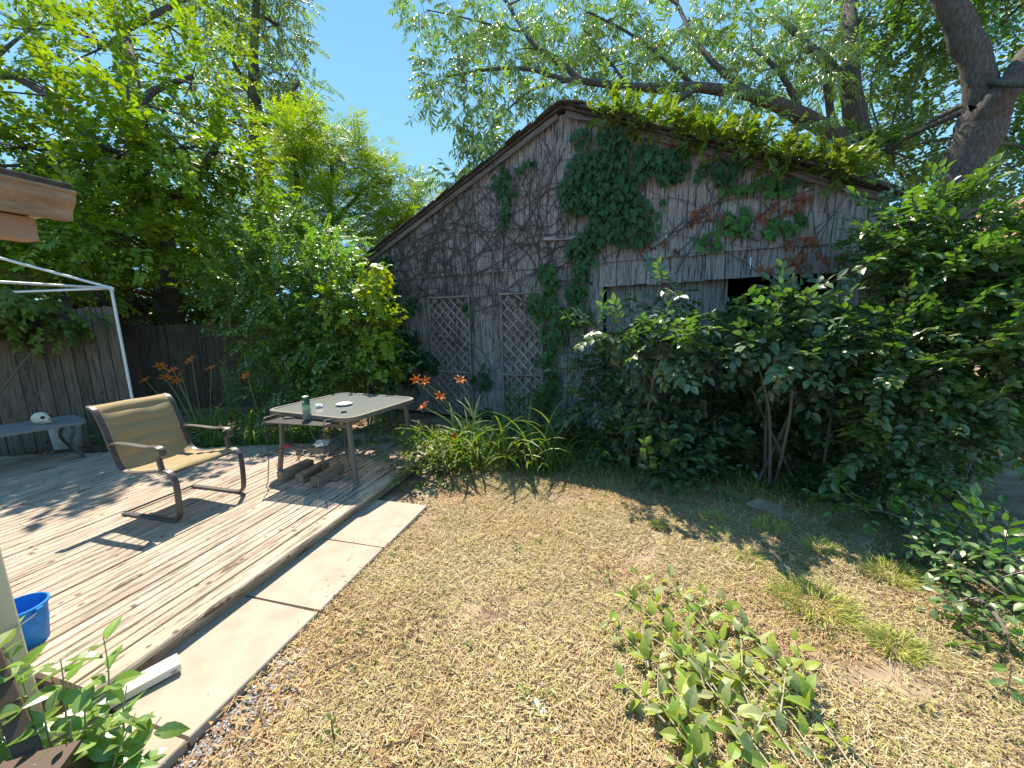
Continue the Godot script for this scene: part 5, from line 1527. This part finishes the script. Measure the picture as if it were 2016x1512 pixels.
func gazebo() -> void:
	var g := thing("canopy_frame", "white tubular canopy frame without its cover at the deck's end", "canopy", Vector3(-4.57, 0.12, -4.6))
	var n := Vector3(-0.9627, 0, -0.2706)
	var a := Vector3(-0.15, 0, 0.55).normalized()
	var toward := Vector3(-0.2, 0, 0.95).normalized()
	var left := Vector3(-1.0, 0, -0.06).normalized()
	var hgt := 1.94
	wire(g, "post", [[Vector3.ZERO, Vector3(0, 0.9, 0)], [Vector3(0, 0.9, 0), Vector3(0, hgt, 0)]], 0.016, M.white_metal)
	wire(g, "coupling", [[Vector3(0, 0.89, 0), Vector3(0, 0.92, 0)]], 0.0185, M.white_metal)
	wire(g, "eave_tube", [catmull([Vector3(0, hgt - 0.02, 0), Vector3(0.0, hgt, 0) + left * 0.03, left * 0.1 + Vector3(0, hgt + 0.004, 0), left * 1.22 + Vector3(0, hgt + 0.0, 0)], 4)], 0.0145, M.white_metal)
	wire(g, "eave_tube", [[left * 1.42 + Vector3(0, hgt, 0), left * 3.0 + Vector3(0, hgt, 0)]], 0.0145, M.white_metal)
	wire(g, "joint_sleeve", [[left * 1.2 + Vector3(0, hgt, 0), left * 1.44 + Vector3(0, hgt, 0)]], 0.012, M.black)
	wire(g, "eave_tube", [[Vector3(0, hgt, 0), toward * 0.1 + Vector3(0, hgt + 0.005, 0), toward * 3.0 + Vector3(0, hgt, 0)]], 0.0145, M.white_metal)
	wire(g, "rafter", [[Vector3(0, hgt + 0.01, 0), (left + toward) * 0.75 + Vector3(0, hgt + 0.42, 0), (left + toward) * 1.5 + Vector3(0, hgt + 0.8, 0)]], 0.0145, M.white_metal)
	wire(g, "post", [[left * 3.0, left * 3.0 + Vector3(0, hgt, 0)]], 0.016, M.white_metal)
	part(g, "corner_joint", lump(0.024, 0.024, 2), M.white_metal, Transform3D(Basis.IDENTITY, Vector3(0, hgt - 0.03, 0)))

# ---------------------------------------------------------------- lilies
# an arching strap leaf from the origin, leaning to +x
func blade(ln: float, w: float, a0: float, a1: float, col: Color, tip: Color) -> ArrayMesh:
	var mb := MB.new()
	var p := Vector3.ZERO
	var rows := []
	var n := 8
	for i in n + 1:
		var f := float(i) / n
		var ang := lerpf(a0, a1, pow(f, 1.4))
		var d := Vector3(sin(ang), cos(ang), 0)
		var hw := w * 0.5 * (0.65 + 0.6 * f if f < 0.45 else lerpf(0.92, 0.0, pow((f - 0.45) / 0.55, 1.8)))
		var up := Vector3(-d.y, d.x, 0)
		rows.append([p + Vector3(0, 0, -hw) + up * hw * 0.5, p, p + Vector3(0, 0, hw) + up * hw * 0.5, col.lerp(tip, pow(f, 4.0))])
		p += d * ln / n
	for i in n:
		var a: Array = rows[i]
		var b: Array = rows[i + 1]
		mb.quad(a[0], a[1], b[1], b[0], a[3])
		mb.quad(a[1], a[2], b[2], b[1], a[3])
	return mb.done()


func lily_clump(label: String, at: Vector3, count: int, blades: Array, spread: float, size: float, flowers: Array, petal: Mesh, group: String) -> void:
	var l := thing("daylily", label, "plant", at, 0.0, group)
	for i in count:
		var b := Basis(Vector3.UP, rf(0, TAU)).scaled(Vector3.ONE * size * rf(0.65, 1.15))
		part(l, "leaf", blades[rng.randi() % blades.size()], M.leaf, Transform3D(b, Vector3(rf(-spread, spread), -0.01, rf(-spread, spread))))
	for f in flowers:
		var e: Vector3 = f - at
		var foot := Vector3(rf(-0.08, 0.08), 0.0, rf(-0.08, 0.08)) + Vector3(e.x * 0.15, 0, e.z * 0.15)
		if f.x < -0.5 and f.x > -1.4:
			foot += Vector3(0.45, 0, -0.1)
		wire(l, "stalk", [catmull([foot, foot.lerp(e, 0.5) + Vector3(0, 0.06, 0), e], 4)], 0.0035, M.stalk)
		var fl := Node3D.new()
		fl.name = "flower"
		l.add_child(fl, true)
		var ax := Vector3(rf(-0.7, 0.7), rf(0.3, 0.9), rf(0.2, 0.9)).normalized()
		fl.transform = Transform3D(face(ax, Vector3(0.2, 0.1, 1)).scaled(Vector3.ONE * rf(0.85, 1.1)), e)
		for k in 6:
			part(fl, "petal", petal, M.petal, Transform3D(Basis(Vector3.UP, TAU * k / 6.0), Vector3.ZERO))


func lilies() -> void:
	M.stalk = plain(0.14, 0.2, 0.06, 0.6)
	var blades := []
	for q in [[0.62, 0.15, 1.9], [0.55, 0.3, 2.3], [0.7, 0.1, 1.5], [0.5, 0.5, 2.2], [0.66, 0.25, 2.6], [0.45, 0.7, 2.0]]:
		blades.append(blade(q[0], 0.024, q[1], q[2], Color(0.16, 0.27, 0.05), Color(0.3, 0.27, 0.1)))
	var dry := blades.duplicate()
	dry.append(blade(0.5, 0.02, 0.4, 2.3, Color(0.38, 0.30, 0.14), Color(0.35, 0.24, 0.12)))
	dry.append(blade(0.42, 0.018, 0.6, 2.5, Color(0.40, 0.26, 0.13), Color(0.35, 0.2, 0.1)))
	var pm := MB.new()
	var pts := [[0.0, 0.2], [0.3, 0.7], [0.6, 1.0], [0.85, 0.6], [1.0, 0.0]]
	# petal: rises along +y, then curls outwards (+x)
	var prev := []
	for i in pts.size():
		var f: float = pts[i][0]
		var p := Vector3(0.012 + 0.062 * f * f + 0.012 * f, 0.055 * f - 0.035 * f * f * f, 0)
		var hw: float = pts[i][1] * 0.015
		var cl := Color(0.66, 0.19, 0.02) if f > 0.25 else Color(0.7, 0.38, 0.03)
		var row := [p + Vector3(0, 0.003, -hw), p, p + Vector3(0, 0.003, hw)]
		if i > 0:
			pm.quad(prev[0], prev[1], row[1], row[0], cl)
			pm.quad(prev[1], prev[2], row[2], row[1], cl)
		prev = row
	var petal := pm.done()
	var g := "daylily clumps"
	lily_clump("daylily clump with orange flowers right behind the glass table corner", Vector3(-0.78, 0, -4.25), 42, blades, 0.16, 1.0, [Vector3(-1.12, 0.92, -4.5), Vector3(-1.01, 0.9, -4.5), Vector3(-0.61, 0.9, -4.5), Vector3(-0.85, 0.72, -4.45), Vector3(-1.02, 0.62, -4.4)], petal, g)
	lily_clump("arching daylily leaves at the lawn edge below the trellises", Vector3(-0.3, 0, -4.1), 70, dry, 0.24, 1.3, [Vector3(-0.66, 0.28, -4.2)], petal, g)
	lily_clump("half dried daylily leaves bending over the lawn near the dogwood", Vector3(0.32, 0, -4.05), 64, dry, 0.24, 1.3, [], petal, g)
	lily_clump("long arching daylily leaves in the middle of the lawn bed", Vector3(0.02, 0, -3.98), 50, dry, 0.2, 1.3, [], petal, g)
	lily_clump("bright daylily leaves beside the weeds at the deck corner", Vector3(-0.62, 0, -4.05), 50, blades, 0.18, 1.25, [], petal, g)
	lily_clump("small daylily tuft at the deck's far corner", Vector3(-1.12, 0, -4.5), 26, blades, 0.14, 0.85, [], petal, g)
	lily_clump("shaded daylily leaves against the barn foot", Vector3(-0.15, 0, -4.8), 30, blades, 0.25, 1.0, [], petal, g)
	lily_clump("dark daylily leaves at the shade edge below the dogwood", Vector3(0.75, 0, -4.1), 22, dry, 0.2, 0.8, [], petal, g)
	lily_clump("daylilies with many orange flowers in front of the dark fence", Vector3(-4.1, 0, -5.0), 64, blades, 0.26, 1.3, [Vector3(-4.65, 0.94, -4.9), Vector3(-4.44, 1.11, -4.9), Vector3(-4.28, 1.06, -4.9), Vector3(-4.19, 1.01, -4.9), Vector3(-4.39, 0.96, -4.9), Vector3(-4.25, 0.92, -4.9), Vector3(-4.03, 1.18, -4.9), Vector3(-3.8, 1.07, -4.9)], petal, g)
	lily_clump("leafy daylily clump with one orange flower behind the chair's right arm", Vector3(-3.3, 0, -5.0), 64, blades, 0.28, 1.25, [Vector3(-3.36, 0.97, -4.9)], petal, g)
	lily_clump("daylily clump between the chair and the glass table at the deck's end", Vector3(-2.75, 0, -4.95), 56, blades, 0.26, 1.1, [], petal, g)
	# tall weeds with narrow leaves behind the lilies
	var tall := many("lance", 3, 26, 0.7, 0.09, Color(0.11, 0.20, 0.06))
	for q in [[-3.9, -5.4, 0.55, "tall narrow-leaved weed behind the leftmost lily flowers"], [-3.5, -5.5, 0.6, "tall narrow-leaved weed with upright tip behind the lilies"], [-3.1, -5.4, 0.4, "tall narrow-leaved weed near the shrub's left edge"]]:
		var w := thing("tall_weed", q[3], "weed", Vector3(q[0], 0, q[1]), 0.0, "tall weeds")
		var xf := []
		var co := []
		for i in 9:
			xf.append(Transform3D(face(Vector3(rf(-0.2, 0.2), 1, rf(-0.2, 0.2)), rdir()), Vector3(rf(-0.2, 0.2), rf(0.1, q[2]), rf(-0.15, 0.15))))
			co.append(Color(1, 1, 1) * rf(0.8, 1.2))
		copies(w, "foliage", tall[0], M.leaf, xf, co)
		for i in 5:
			wire(w, "stem", [[Vector3(rf(-0.15, 0.15), 0, rf(-0.1, 0.1)), Vector3(rf(-0.2, 0.2), q[2] + 0.5, rf(-0.15, 0.15))]], 0.004, M.stalk)


# ---------------------------------------------------------------- lawn
func lawn() -> void:
	var patches := []
	for k in 4:
		var mb := MB.new()
		for i in 300:
			var a := rf(0, TAU)
			var p := Vector3(rf(-0.15, 0.15), rf(0.0, 0.018), rf(-0.15, 0.15))
			var ln := rf(0.006, 0.034) if rng.randf() < 0.9 else rf(0.03, 0.075)
			var d := Vector3(cos(a), rf(-0.15, 0.35), sin(a)).normalized()
			var sd := d.cross(Vector3.UP).normalized() * rf(0.0008, 0.0022)
			var t := rf(0.7, 1.2)
			var c := Color(0.52, 0.415, 0.235)
			var u := rng.randf()
			if u < 0.22:
				c = Color(0.42, 0.40, 0.13)
			elif u < 0.42:
				c = Color(0.25, 0.155, 0.09)
			elif u < 0.5:
				c = Color(0.60, 0.51, 0.36)
			c = Color(c.r * t, c.g * t, c.b * t)
			var q := p + d * ln
			mb.quad(p - sd, p + sd, q + sd * 0.6, q - sd * 0.6, c)
		# a few curled leaf bits
		for i in 16:
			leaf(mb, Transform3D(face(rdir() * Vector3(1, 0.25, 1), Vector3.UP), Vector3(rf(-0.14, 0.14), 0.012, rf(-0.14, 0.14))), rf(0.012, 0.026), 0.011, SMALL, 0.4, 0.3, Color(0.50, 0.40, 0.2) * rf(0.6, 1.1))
		patches.append(mb.done())
	var green := []
	for k in 2:
		var mb := MB.new()
		for i in 40:
			var p := Vector3(rf(-0.09, 0.09), 0, rf(-0.09, 0.09))
			var d := Vector3(rf(-0.7, 0.7), 1, rf(-0.7, 0.7)).normalized()
			var ln := rf(0.02, 0.06)
			var sd := Vector3(rf(-1, 1), 0, rf(-1, 1)).normalized() * rf(0.0012, 0.002)
			var c := Color(0.25, 0.31, 0.06) if rng.randf() < 0.7 else Color(0.46, 0.40, 0.16)
			var m := p + d * ln * 0.6
			mb.quad(p - sd, p + sd, m + sd * 0.8, m - sd * 0.8, c)
			mb.tri(m - sd * 0.8, m + sd * 0.8, p + d * ln + Vector3(d.x, -0.4, d.z) * ln * 0.25, c)
		green.append(mb.done())
	var nz := fnoise(71, 0.9, 3)
	var nz2 := fnoise(72, 2.6, 2)
	var xs := [[], [], [], []]
	var cs := [[], [], [], []]
	var gx := [[], []]
	var gc := [[], []]
	for i in 5200:
		var p := Vector3(rf(-2.4, 3.6), 0, rf(-4.5, -0.55))
		var nn := p.x * 0.9627 + p.z * 0.2706
		if nn < -1.6 and rng.randf() < (0.985 if nn < -1.72 else 0.75) or nn < -2.05 or p.z - p.x * 0.49 < -4.35:
			continue
		var bare := nz.get_noise_2d(p.x, p.z)
		var keep := 0.92 - clampf((bare + 0.05) * 2.2, 0.0, 0.72)
		if nn < -1.3:
			keep *= 0.5 if p.z < -1.7 else 0.28
		for q in [[-0.12, -1.75, 0.34], [0.35, -2.05, 0.24], [-0.75, -1.72, 0.25], [-0.95, -1.35, 0.32], [0.05, -1.3, 0.2], [0.5, -2.9, 0.3], [1.3, -1.55, 0.22]]:
			var far2 := Vector2(p.x - q[0], p.z - q[1]).length() / float(q[2])
			if far2 < 1.0:
				keep *= 0.25 + 0.75 * far2
		if rng.randf() > keep:
			continue
		var w := rng.randi() % 4
		xs[w].append(Transform3D(Basis(Vector3.UP, rf(0, TAU)).scaled(Vector3(1, rf(0.7, 1.6), 1) * rf(0.8, 1.3)), p + Vector3(0, gy(p.x, p.z) + 0.003, 0)))
		var t := rf(0.85, 1.15)
		var red0 := clampf(nz2.get_noise_2d(p.x * 0.6 + 30.0, p.z * 0.6) * 2.5 - 0.3, 0.0, 0.7)
		var red := red0 + clampf(1.0 - absf(nn + 1.42) * 5.0, 0.0, 1.0) * clampf(nz2.get_noise_2d(p.x, p.z) * 3.0 + 0.6, 0.0, 1.0)
		cs[w].append(Color(t, t * lerpf(1.0, 0.8, red), t * lerpf(1.0, 0.74, red)))
		if nz2.get_noise_2d(p.x + 9.0, p.z) > 0.1 - clampf((p.x - 1.2) * 0.12, 0.0, 0.2) and rng.randf() < 0.55:
			var w2 := rng.randi() % 2
			gx[w2].append(Transform3D(Basis(Vector3.UP, rf(0, TAU)).scaled(Vector3.ONE * rf(0.7, 1.3)), p + Vector3(rf(-0.05, 0.05), gy(p.x, p.z), rf(-0.05, 0.05))))
			var t2 := rf(0.8, 1.25)
			gc[w2].append(Color(t2, t2, t2))
	var o := Node3D.new()
	o.name = "dry_grass"
	add_child(o)
	o.set_meta("kind", "stuff")
	o.set_meta("label", "dry straw-coloured grass clippings covering the lawn")
	o.set_meta("category", "grass")
	for k in 4:
		copies(o, "straw", patches[k], M.straw, xs[k], cs[k])
	for k in 2:
		copies(o, "green_blades", green[k], M.straw, gx[k], gc[k])
	var sprout := many("ovate", 2, 4, 0.05, 0.026, Color(0.32, 0.38, 0.12))
	for k in 2:
		var sx := []
		var sc := []
		for i in 70:
			var p := Vector3(rf(-1.0, 3.2), 0.0, rf(-3.9, -0.9))
			if p.x * 0.9627 + p.z * 0.2706 < -1.5 or p.z - p.x * 0.49 < -4.3:
				continue
			sx.append(Transform3D(face(Vector3(rf(-1, 1), rf(0.1, 0.8), rf(-1, 1)), Vector3.UP).scaled(Vector3.ONE * rf(0.6, 1.5)), p + Vector3(0, 0.012, 0)))
			sc.append(Color(1, 1, 1) * rf(0.75, 1.2))
		copies(o, "sprouts", sprout[k], M.leaf, sx, sc)
	# shaded grass and creeping leaves at the foot of the barn
	var o2 := Node3D.new()
	o2.name = "shaded_undergrowth"
	add_child(o2)
	o2.set_meta("kind", "stuff")
	o2.set_meta("label", "green grass and creeping leaves at the barn's foot")
	o2.set_meta("category", "undergrowth")
	var creep := sprig("ovate", 7, 0.16, 0.045, Color(0.17, 0.27, 0.06), Color(0.2, 0.15, 0.1))
	var ux := []
	var uc := []
	var vx := []
	var vc := []
	for i in 1500:
		var p := Vector3(rf(-1.3, 3.9), 0.0, rf(-5.6, -3.0))
		var d2 := p.z - p.x * 0.49
		if d2 < -5.6 or d2 > -4.15 + rf(-0.15, 0.12) or p.x > 2.6 and rng.randf() < 0.6:
			continue
		if rng.randf() < 0.5:
			ux.append(Transform3D(face(Vector3(rf(-1, 1), rf(0.1, 0.5), rf(-1, 1)), Vector3.UP), p + Vector3(0, 0.01, 0)))
			uc.append(Color(1, 1, 1) * rf(0.7, 1.2))
		else:
			vx.append(Transform3D(Basis(Vector3.UP, rf(0, TAU)).scaled(Vector3.ONE * rf(1.2, 3.0)), p))
			vc.append(Color(1, 1, 1) * rf(0.7, 1.1))
	copies(o2, "creeping_leaves", creep, M.leaf, ux, uc)
	copies(o2, "long_grass", green[0], M.leaf_dull, vx, vc)
	# separate green tufts
	var tufts := [[1.63, -1.9, 0.3, "largest bright green grass tuft on the lawn"], [1.9, -2.68, 0.16, "grass tuft at the shade edge near the concrete strip"], [1.56, -2.84, 0.11, "small grass tuft below the dogwood's shade"], [2.26, -2.12, 0.2, "green grass tuft beside the low young shrub"], [1.53, -2.32, 0.1, "small round grass tuft above the largest one"], [1.8, -1.62, 0.17, "thin grass tuft below the largest one"], [2.05, -2.4, 0.13, "pale grass tuft between the strip and the young shrub"], [1.5, -2.62, 0.07, "tiniest grass tuft near the lawn's shade edge"], [1.1, -2.75, 0.06, "tiny grass tuft in the lawn's far middle"]]
	for q in tufts:
		var t := thing("grass_tuft", q[3], "grass", Vector3(q[0], gy(q[0], q[1]), q[1]), 0.0, "grass tufts")
		var mb := MB.new()
		var n := int(160 + q[2] * 1500)
		for i in n:
			var a := rf(0, TAU)
			var r: float = q[2] * 0.5 * sqrt(rng.randf())
			var p := Vector3(cos(a) * r, 0, sin(a) * r)
			var d := (Vector3(cos(a), 0, sin(a)) * rf(0.2, 1.4) + Vector3(rf(-0.5, 0.5), 1.0, rf(-0.5, 0.5))).normalized()
			var ln: float = rf(0.35, 0.75) * (0.08 + q[2] * 0.5)
			var sd := d.cross(Vector3(rf(-1, 1), rf(-1, 1), rf(-1, 1))).normalized() * rf(0.001, 0.0019)
			var c := Color(0.30, 0.40, 0.06).lerp(Color(0.55, 0.52, 0.16), rng.randf() * 0.8)
			var m := p + d * ln * 0.6
			mb.quad(p - sd, p + sd, m + sd, m - sd, c)
			mb.tri(m - sd, m + sd, p + d * ln + Vector3(d.x, -0.6, d.z) * ln * 0.35, c)
		part(t, "blades", mb.done(), M.straw)
	# gravel by the nearest slab
	var gr := Node3D.new()
	gr.name = "gravel"
	add_child(gr)
	gr.set_meta("kind", "stuff")
	gr.set_meta("label", "pale fine gravel spilled beside the nearest concrete slab")
	gr.set_meta("category", "gravel")
	var vx2 := []
	var vc2 := []
	for i in 850:
		var t := rf(0.55, 1.35)
		var nn := -1.555 + absf(rng.randfn(0.0, 0.1))
		vx2.append(Transform3D(Basis.from_euler(Vector3(rf(0, 6), rf(0, 6), rf(0, 6))).scaled(Vector3(1, 0.7, 1) * rf(0.4, 1.3)), Vector3(t * 0.2706 + nn * 0.9627, 0.004, -t * 0.9627 + nn * 0.2706)))
		var g := rf(0.22, 0.5)
		vc2.append(Color(g, g * 0.96, g * 0.92))
	var stone := leaf_mat(0.9, 0.3, Color(0, 0, 0))
	stone.backlight_enabled = false
	copies(gr, "pebbles", lump(0.006, 0.004, 6), stone, vx2, vc2)


# ---------------------------------------------------------------- foreground
func leafy_stem(root: Node3D, pts: Array, every: float, meshes: Array, size0: float, size1: float, mat: Material, up := Vector3.UP) -> void:
	var sp := catmull(pts, 6)
	var rad := []
	for i in sp.size():
		rad.append(lerpf(0.0042, 0.0016, float(i) / sp.size()))
	var sm := MB.new()
	sm.tube(sp, rad, 6, Color.WHITE)
	part(root, "stem", sm.done(), M.green_stem)
	var total := 0.0
	for i in sp.size() - 1:
		total += sp[i].distance_to(sp[i + 1])
	var run := 0.0
	var next := total * 0.12
	var spin := rf(0, TAU)
	for i in sp.size() - 1:
		var seg: float = sp[i].distance_to(sp[i + 1])
		while next <= run + seg:
			var p: Vector3 = sp[i].lerp(sp[i + 1], (next - run) / seg)
			var ax: Vector3 = (sp[i + 1] - sp[i]).normalized()
			for sd in 2:
				var rd := ax.cross(Vector3(0.3, 0.9, 0.2)).normalized().rotated(ax, spin + PI * sd)
				var d := (rd + ax * 0.45 + Vector3(0, rf(-0.1, 0.3), 0)).normalized()
				var b := face(d, up + rdir() * 0.55)
				var s := lerpf(size0, size1, next / total) * rf(0.5, 1.3)
				part(root, "leaf", meshes[rng.randi() % meshes.size()], mat, Transform3D(b.scaled(Vector3.ONE * s), p + d * 0.012))
			spin += PI * 0.5 + rf(-0.3, 0.3)
			next += every * rf(0.8, 1.25)
		run += seg


func leaf_set(n: int, col: Color, wide: float, curl: float) -> Array:
	var out := []
	for k in n:
		var mb := MB.new()
		var sh := rf(0.8, 1.2)
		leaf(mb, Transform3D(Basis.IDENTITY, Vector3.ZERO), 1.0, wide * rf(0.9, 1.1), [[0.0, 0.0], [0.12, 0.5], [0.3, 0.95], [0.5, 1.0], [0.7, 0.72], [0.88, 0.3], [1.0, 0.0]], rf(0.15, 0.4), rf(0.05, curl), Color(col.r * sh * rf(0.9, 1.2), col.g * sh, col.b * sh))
		out.append(mb.done())
	return out


func foreground() -> void:
	M.green_stem = plain(0.34, 0.30, 0.2, 0.6)
	# big weed in the near left corner
	var w := thing("leafy_weed", "broad-leaved green weed growing at the porch post", "weed", Vector3(-1.62, 0, -1.2))
	var lm := leaf_set(6, Color(0.22, 0.36, 0.07), 0.5, 0.5)
	for q in [[-0.25, -0.05, -0.32, 0.56, -0.02], [-0.18, 0.0, -0.2, 0.5, 0.02], [-0.3, -0.1, -0.42, 0.5, -0.12], [-0.1, -0.02, -0.08, 0.4, -0.06], [0.0, 0.0, 0.02, 0.3, -0.03], [0.08, 0.02, 0.14, 0.24, 0.02], [0.14, 0.06, 0.2, 0.2, -0.02], [0.05, 0.08, 0.08, 0.2, 0.1], [-0.1, 0.08, -0.14, 0.34, 0.1], [0.18, 0.1, 0.26, 0.13, 0.08], [-0.02, -0.06, 0.0, 0.42, -0.14], [-0.2, 0.08, -0.26, 0.42, 0.1], [0.1, 0.12, 0.14, 0.14, 0.16], [-0.36, -0.02, -0.46, 0.52, 0.0], [-0.34, 0.06, -0.4, 0.46, 0.06], [0.02, 0.1, 0.05, 0.26, 0.05], [0.2, 0.02, 0.27, 0.16, -0.04], [-0.05, 0.04, -0.05, 0.3, 0.04], [0.14, -0.02, 0.12, 0.26, -0.08]]:
		var a := Vector3(q[0], 0.0, q[1])
		var e := Vector3(q[2], q[3], q[4])
		leafy_stem(w, [a, a.lerp(e, 0.5) + Vector3(rf(-0.03, 0.03), 0.02, rf(-0.03, 0.03)), e], 0.058, lm, 0.125, 0.075, M.leaf_gloss)
	# cut branches drying on the lawn
	var cm := leaf_set(6, Color(0.31, 0.43, 0.075), 0.55, 0.9)
	cm.append_array(leaf_set(3, Color(0.42, 0.46, 0.22), 0.55, 0.9))
	var brs := [[0.78, -0.98, 0.47, -1.76, "cut leafy branch nearest the lawn's bare middle"], [0.9, -1.0, 0.6, -1.98, "cut branch with its tip reaching a pale leaf cluster"], [0.98, -1.02, 0.73, -2.16, "longest of the cut branches on the lawn"], [1.05, -1.0, 0.9, -2.1, "cut branch with a bare pale stem in the pile's middle"], [1.15, -1.05, 1.02, -2.0, "cut branch on the pile's side facing the green tufts"], [1.22, -1.1, 1.12, -1.75, "short cut branch at the pile's edge near the thin tuft"], [0.7, -1.0, 0.5, -1.35, "short bushy cut branch at the picture's bottom edge"], [0.6, -0.95, 0.62, -1.5, "dense green cut branch low in the pile"], [0.85, -1.0, 0.78, -1.7, "cut branch buried in the pile's thickest part"]]
	for q in brs:
		var base := Vector3(q[0], 0.0, q[1])
		var b := thing("cut_branch", q[4], "branch", base, 0.0, "cut branches drying on the lawn")
		var e := Vector3(q[2] - q[0], 0.03, q[3] - q[1])
		leafy_stem(b, [Vector3(0, 0.02, 0), e * 0.35 + Vector3(rf(-0.06, 0.06), 0.04, 0), e * 0.7 + Vector3(rf(-0.06, 0.06), 0.035, 0), e + Vector3(0, 0.02, 0)], 0.06, cm, 0.08, 0.065, M.leaf)
		for k in 3:
			var f := rf(0.15, 0.75)
			var s0 := e * f + Vector3(0, 0.035, 0)
			var sd := Vector3(rf(-0.2, 0.2), rf(-0.03, 0.03), -rf(0.08, 0.25))
			leafy_stem(b, [s0, s0 + sd * 0.5 + Vector3(0, 0.02, 0), s0 + sd], 0.055, cm, 0.075, 0.055, M.leaf)
	# white painted plank
	var p := thing("white_plank", "white painted plank lying by the deck corner", "plank", Vector3(-1.77, 0.03, -1.37), 0.0)
	var dv := Vector3(0.32, 0.015, -0.36).normalized()
	var pm := MB.new()
	pm.board(Transform3D(Basis(dv, Vector3.UP, dv.cross(Vector3.UP).normalized()), Vector3(-0.04, 0.02, 0.03)), Vector3(0.66, 0.036, 0.09), 0.003, Color.WHITE, Vector2.ZERO)
	part(p, "plank", pm.done(), M.white_wood)
	# blue bucket
	var bk := thing("blue_bucket", "blue plastic bucket standing on the deck behind the post", "bucket", Vector3(-2.37, 0.12, -1.65))
	var bm := MB.new()
	bm.lathe(Transform3D.IDENTITY, [Vector2(0.001, 0.0), Vector2(0.075, 0.0), Vector2(0.086, 0.1), Vector2(0.0885, 0.104), Vector2(0.0885, 0.11), Vector2(0.087, 0.114), Vector2(0.094, 0.185), Vector2(0.102, 0.187), Vector2(0.102, 0.199), Vector2(0.09, 0.199), Vector2(0.072, 0.012), Vector2(0.001, 0.012)], 32, Color.WHITE)
	part(bk, "pail", bm.done(), M.blue)
	for sd in [-1.0, 1.0]:
		var em := MB.new()
		em.board(Transform3D(Basis.IDENTITY, Vector3(sd * 0.104, 0.175, 0)), Vector3(0.02, 0.035, 0.03), 0.003, Color.WHITE, Vector2.ZERO)
		part(bk, "handle_lug", em.done(), M.blue)
	wire(bk, "handle", [catmull([Vector3(-0.11, 0.178, 0), Vector3(-0.08, 0.15, 0.09), Vector3(0.0, 0.135, 0.12), Vector3(0.08, 0.15, 0.09), Vector3(0.11, 0.178, 0)], 5)], 0.0025, M.white_metal)
	# brown boards and planter in the near corner
	var lb := thing("brown_board", "dark brown board leaning on the porch post in the near left corner", "board", Vector3(-1.8, 0.0, -1.17))
	var bb := MB.new()
	var d2 := Vector3(-0.193, 0.242, -0.1).normalized()
	var side2 := d2.cross(Vector3(0.6, 0.5, 0.6)).normalized()
	bb.board(Transform3D(Basis(d2, side2.cross(d2).normalized() * 1.0, -side2 * -1.0), Vector3(0, 0.325, 0)), Vector3(0.84, 0.022, 0.06), 0.003, Color.WHITE, Vector2.ZERO)
	part(lb, "plank", bb.done(), M.brown)
	var pl := thing("planter_box", "small brown wooden box under the leafy weed", "box", Vector3(-1.60, 0.0, -1.03), 0.3)
	var plm := MB.new()
	plm.board(Transform3D(Basis.IDENTITY, Vector3(0, 0.1, 0)), Vector3(0.2, 0.2, 0.16), 0.004, Color.WHITE, Vector2.ZERO)
	part(pl, "box_side", plm.done(), M.brown)
	# litter and sticks
	var lt := thing("paper_litter", "torn white paper scrap on the dry lawn", "litter", Vector3(0.07, 0.01, -1.37))
	part(lt, "paper", lump(0.018, 0.012, 12), plain(0.8, 0.8, 0.8, 0.8))
	part(lt, "paper", lump(0.016, 0.01, 14), plain(0.8, 0.8, 0.8, 0.8), Transform3D(Basis.IDENTITY, Vector3(0.02, 0, 0.03)))
	for q in [[-0.82, -1.62, 0.6, 0.2, "thin dark twig beside the second concrete slab"], [-0.45, -1.25, 0.3, 0.16, "dark twig on the lawn's near edge"], [1.05, -2.2, 0.5, 0.12, "short dark twig above the cut branches"], [-1.05, -1.35, -0.8, 0.14, "twig on the gravel by the nearest slab"]]:
		var s := thing("twig", q[4], "twig", Vector3(q[0], 0.012, q[1]), q[2], "twigs on the lawn")
		var tm := MB.new()
		tm.tube([Vector3(-q[3] * 0.5, 0.004, 0), Vector3(0, 0.012, 0.01), Vector3(q[3] * 0.5, 0.006, -0.004)], [0.004, 0.0035, 0.002], 6, Color.WHITE)
		part(s, "stick", tm.done(), M.twig)
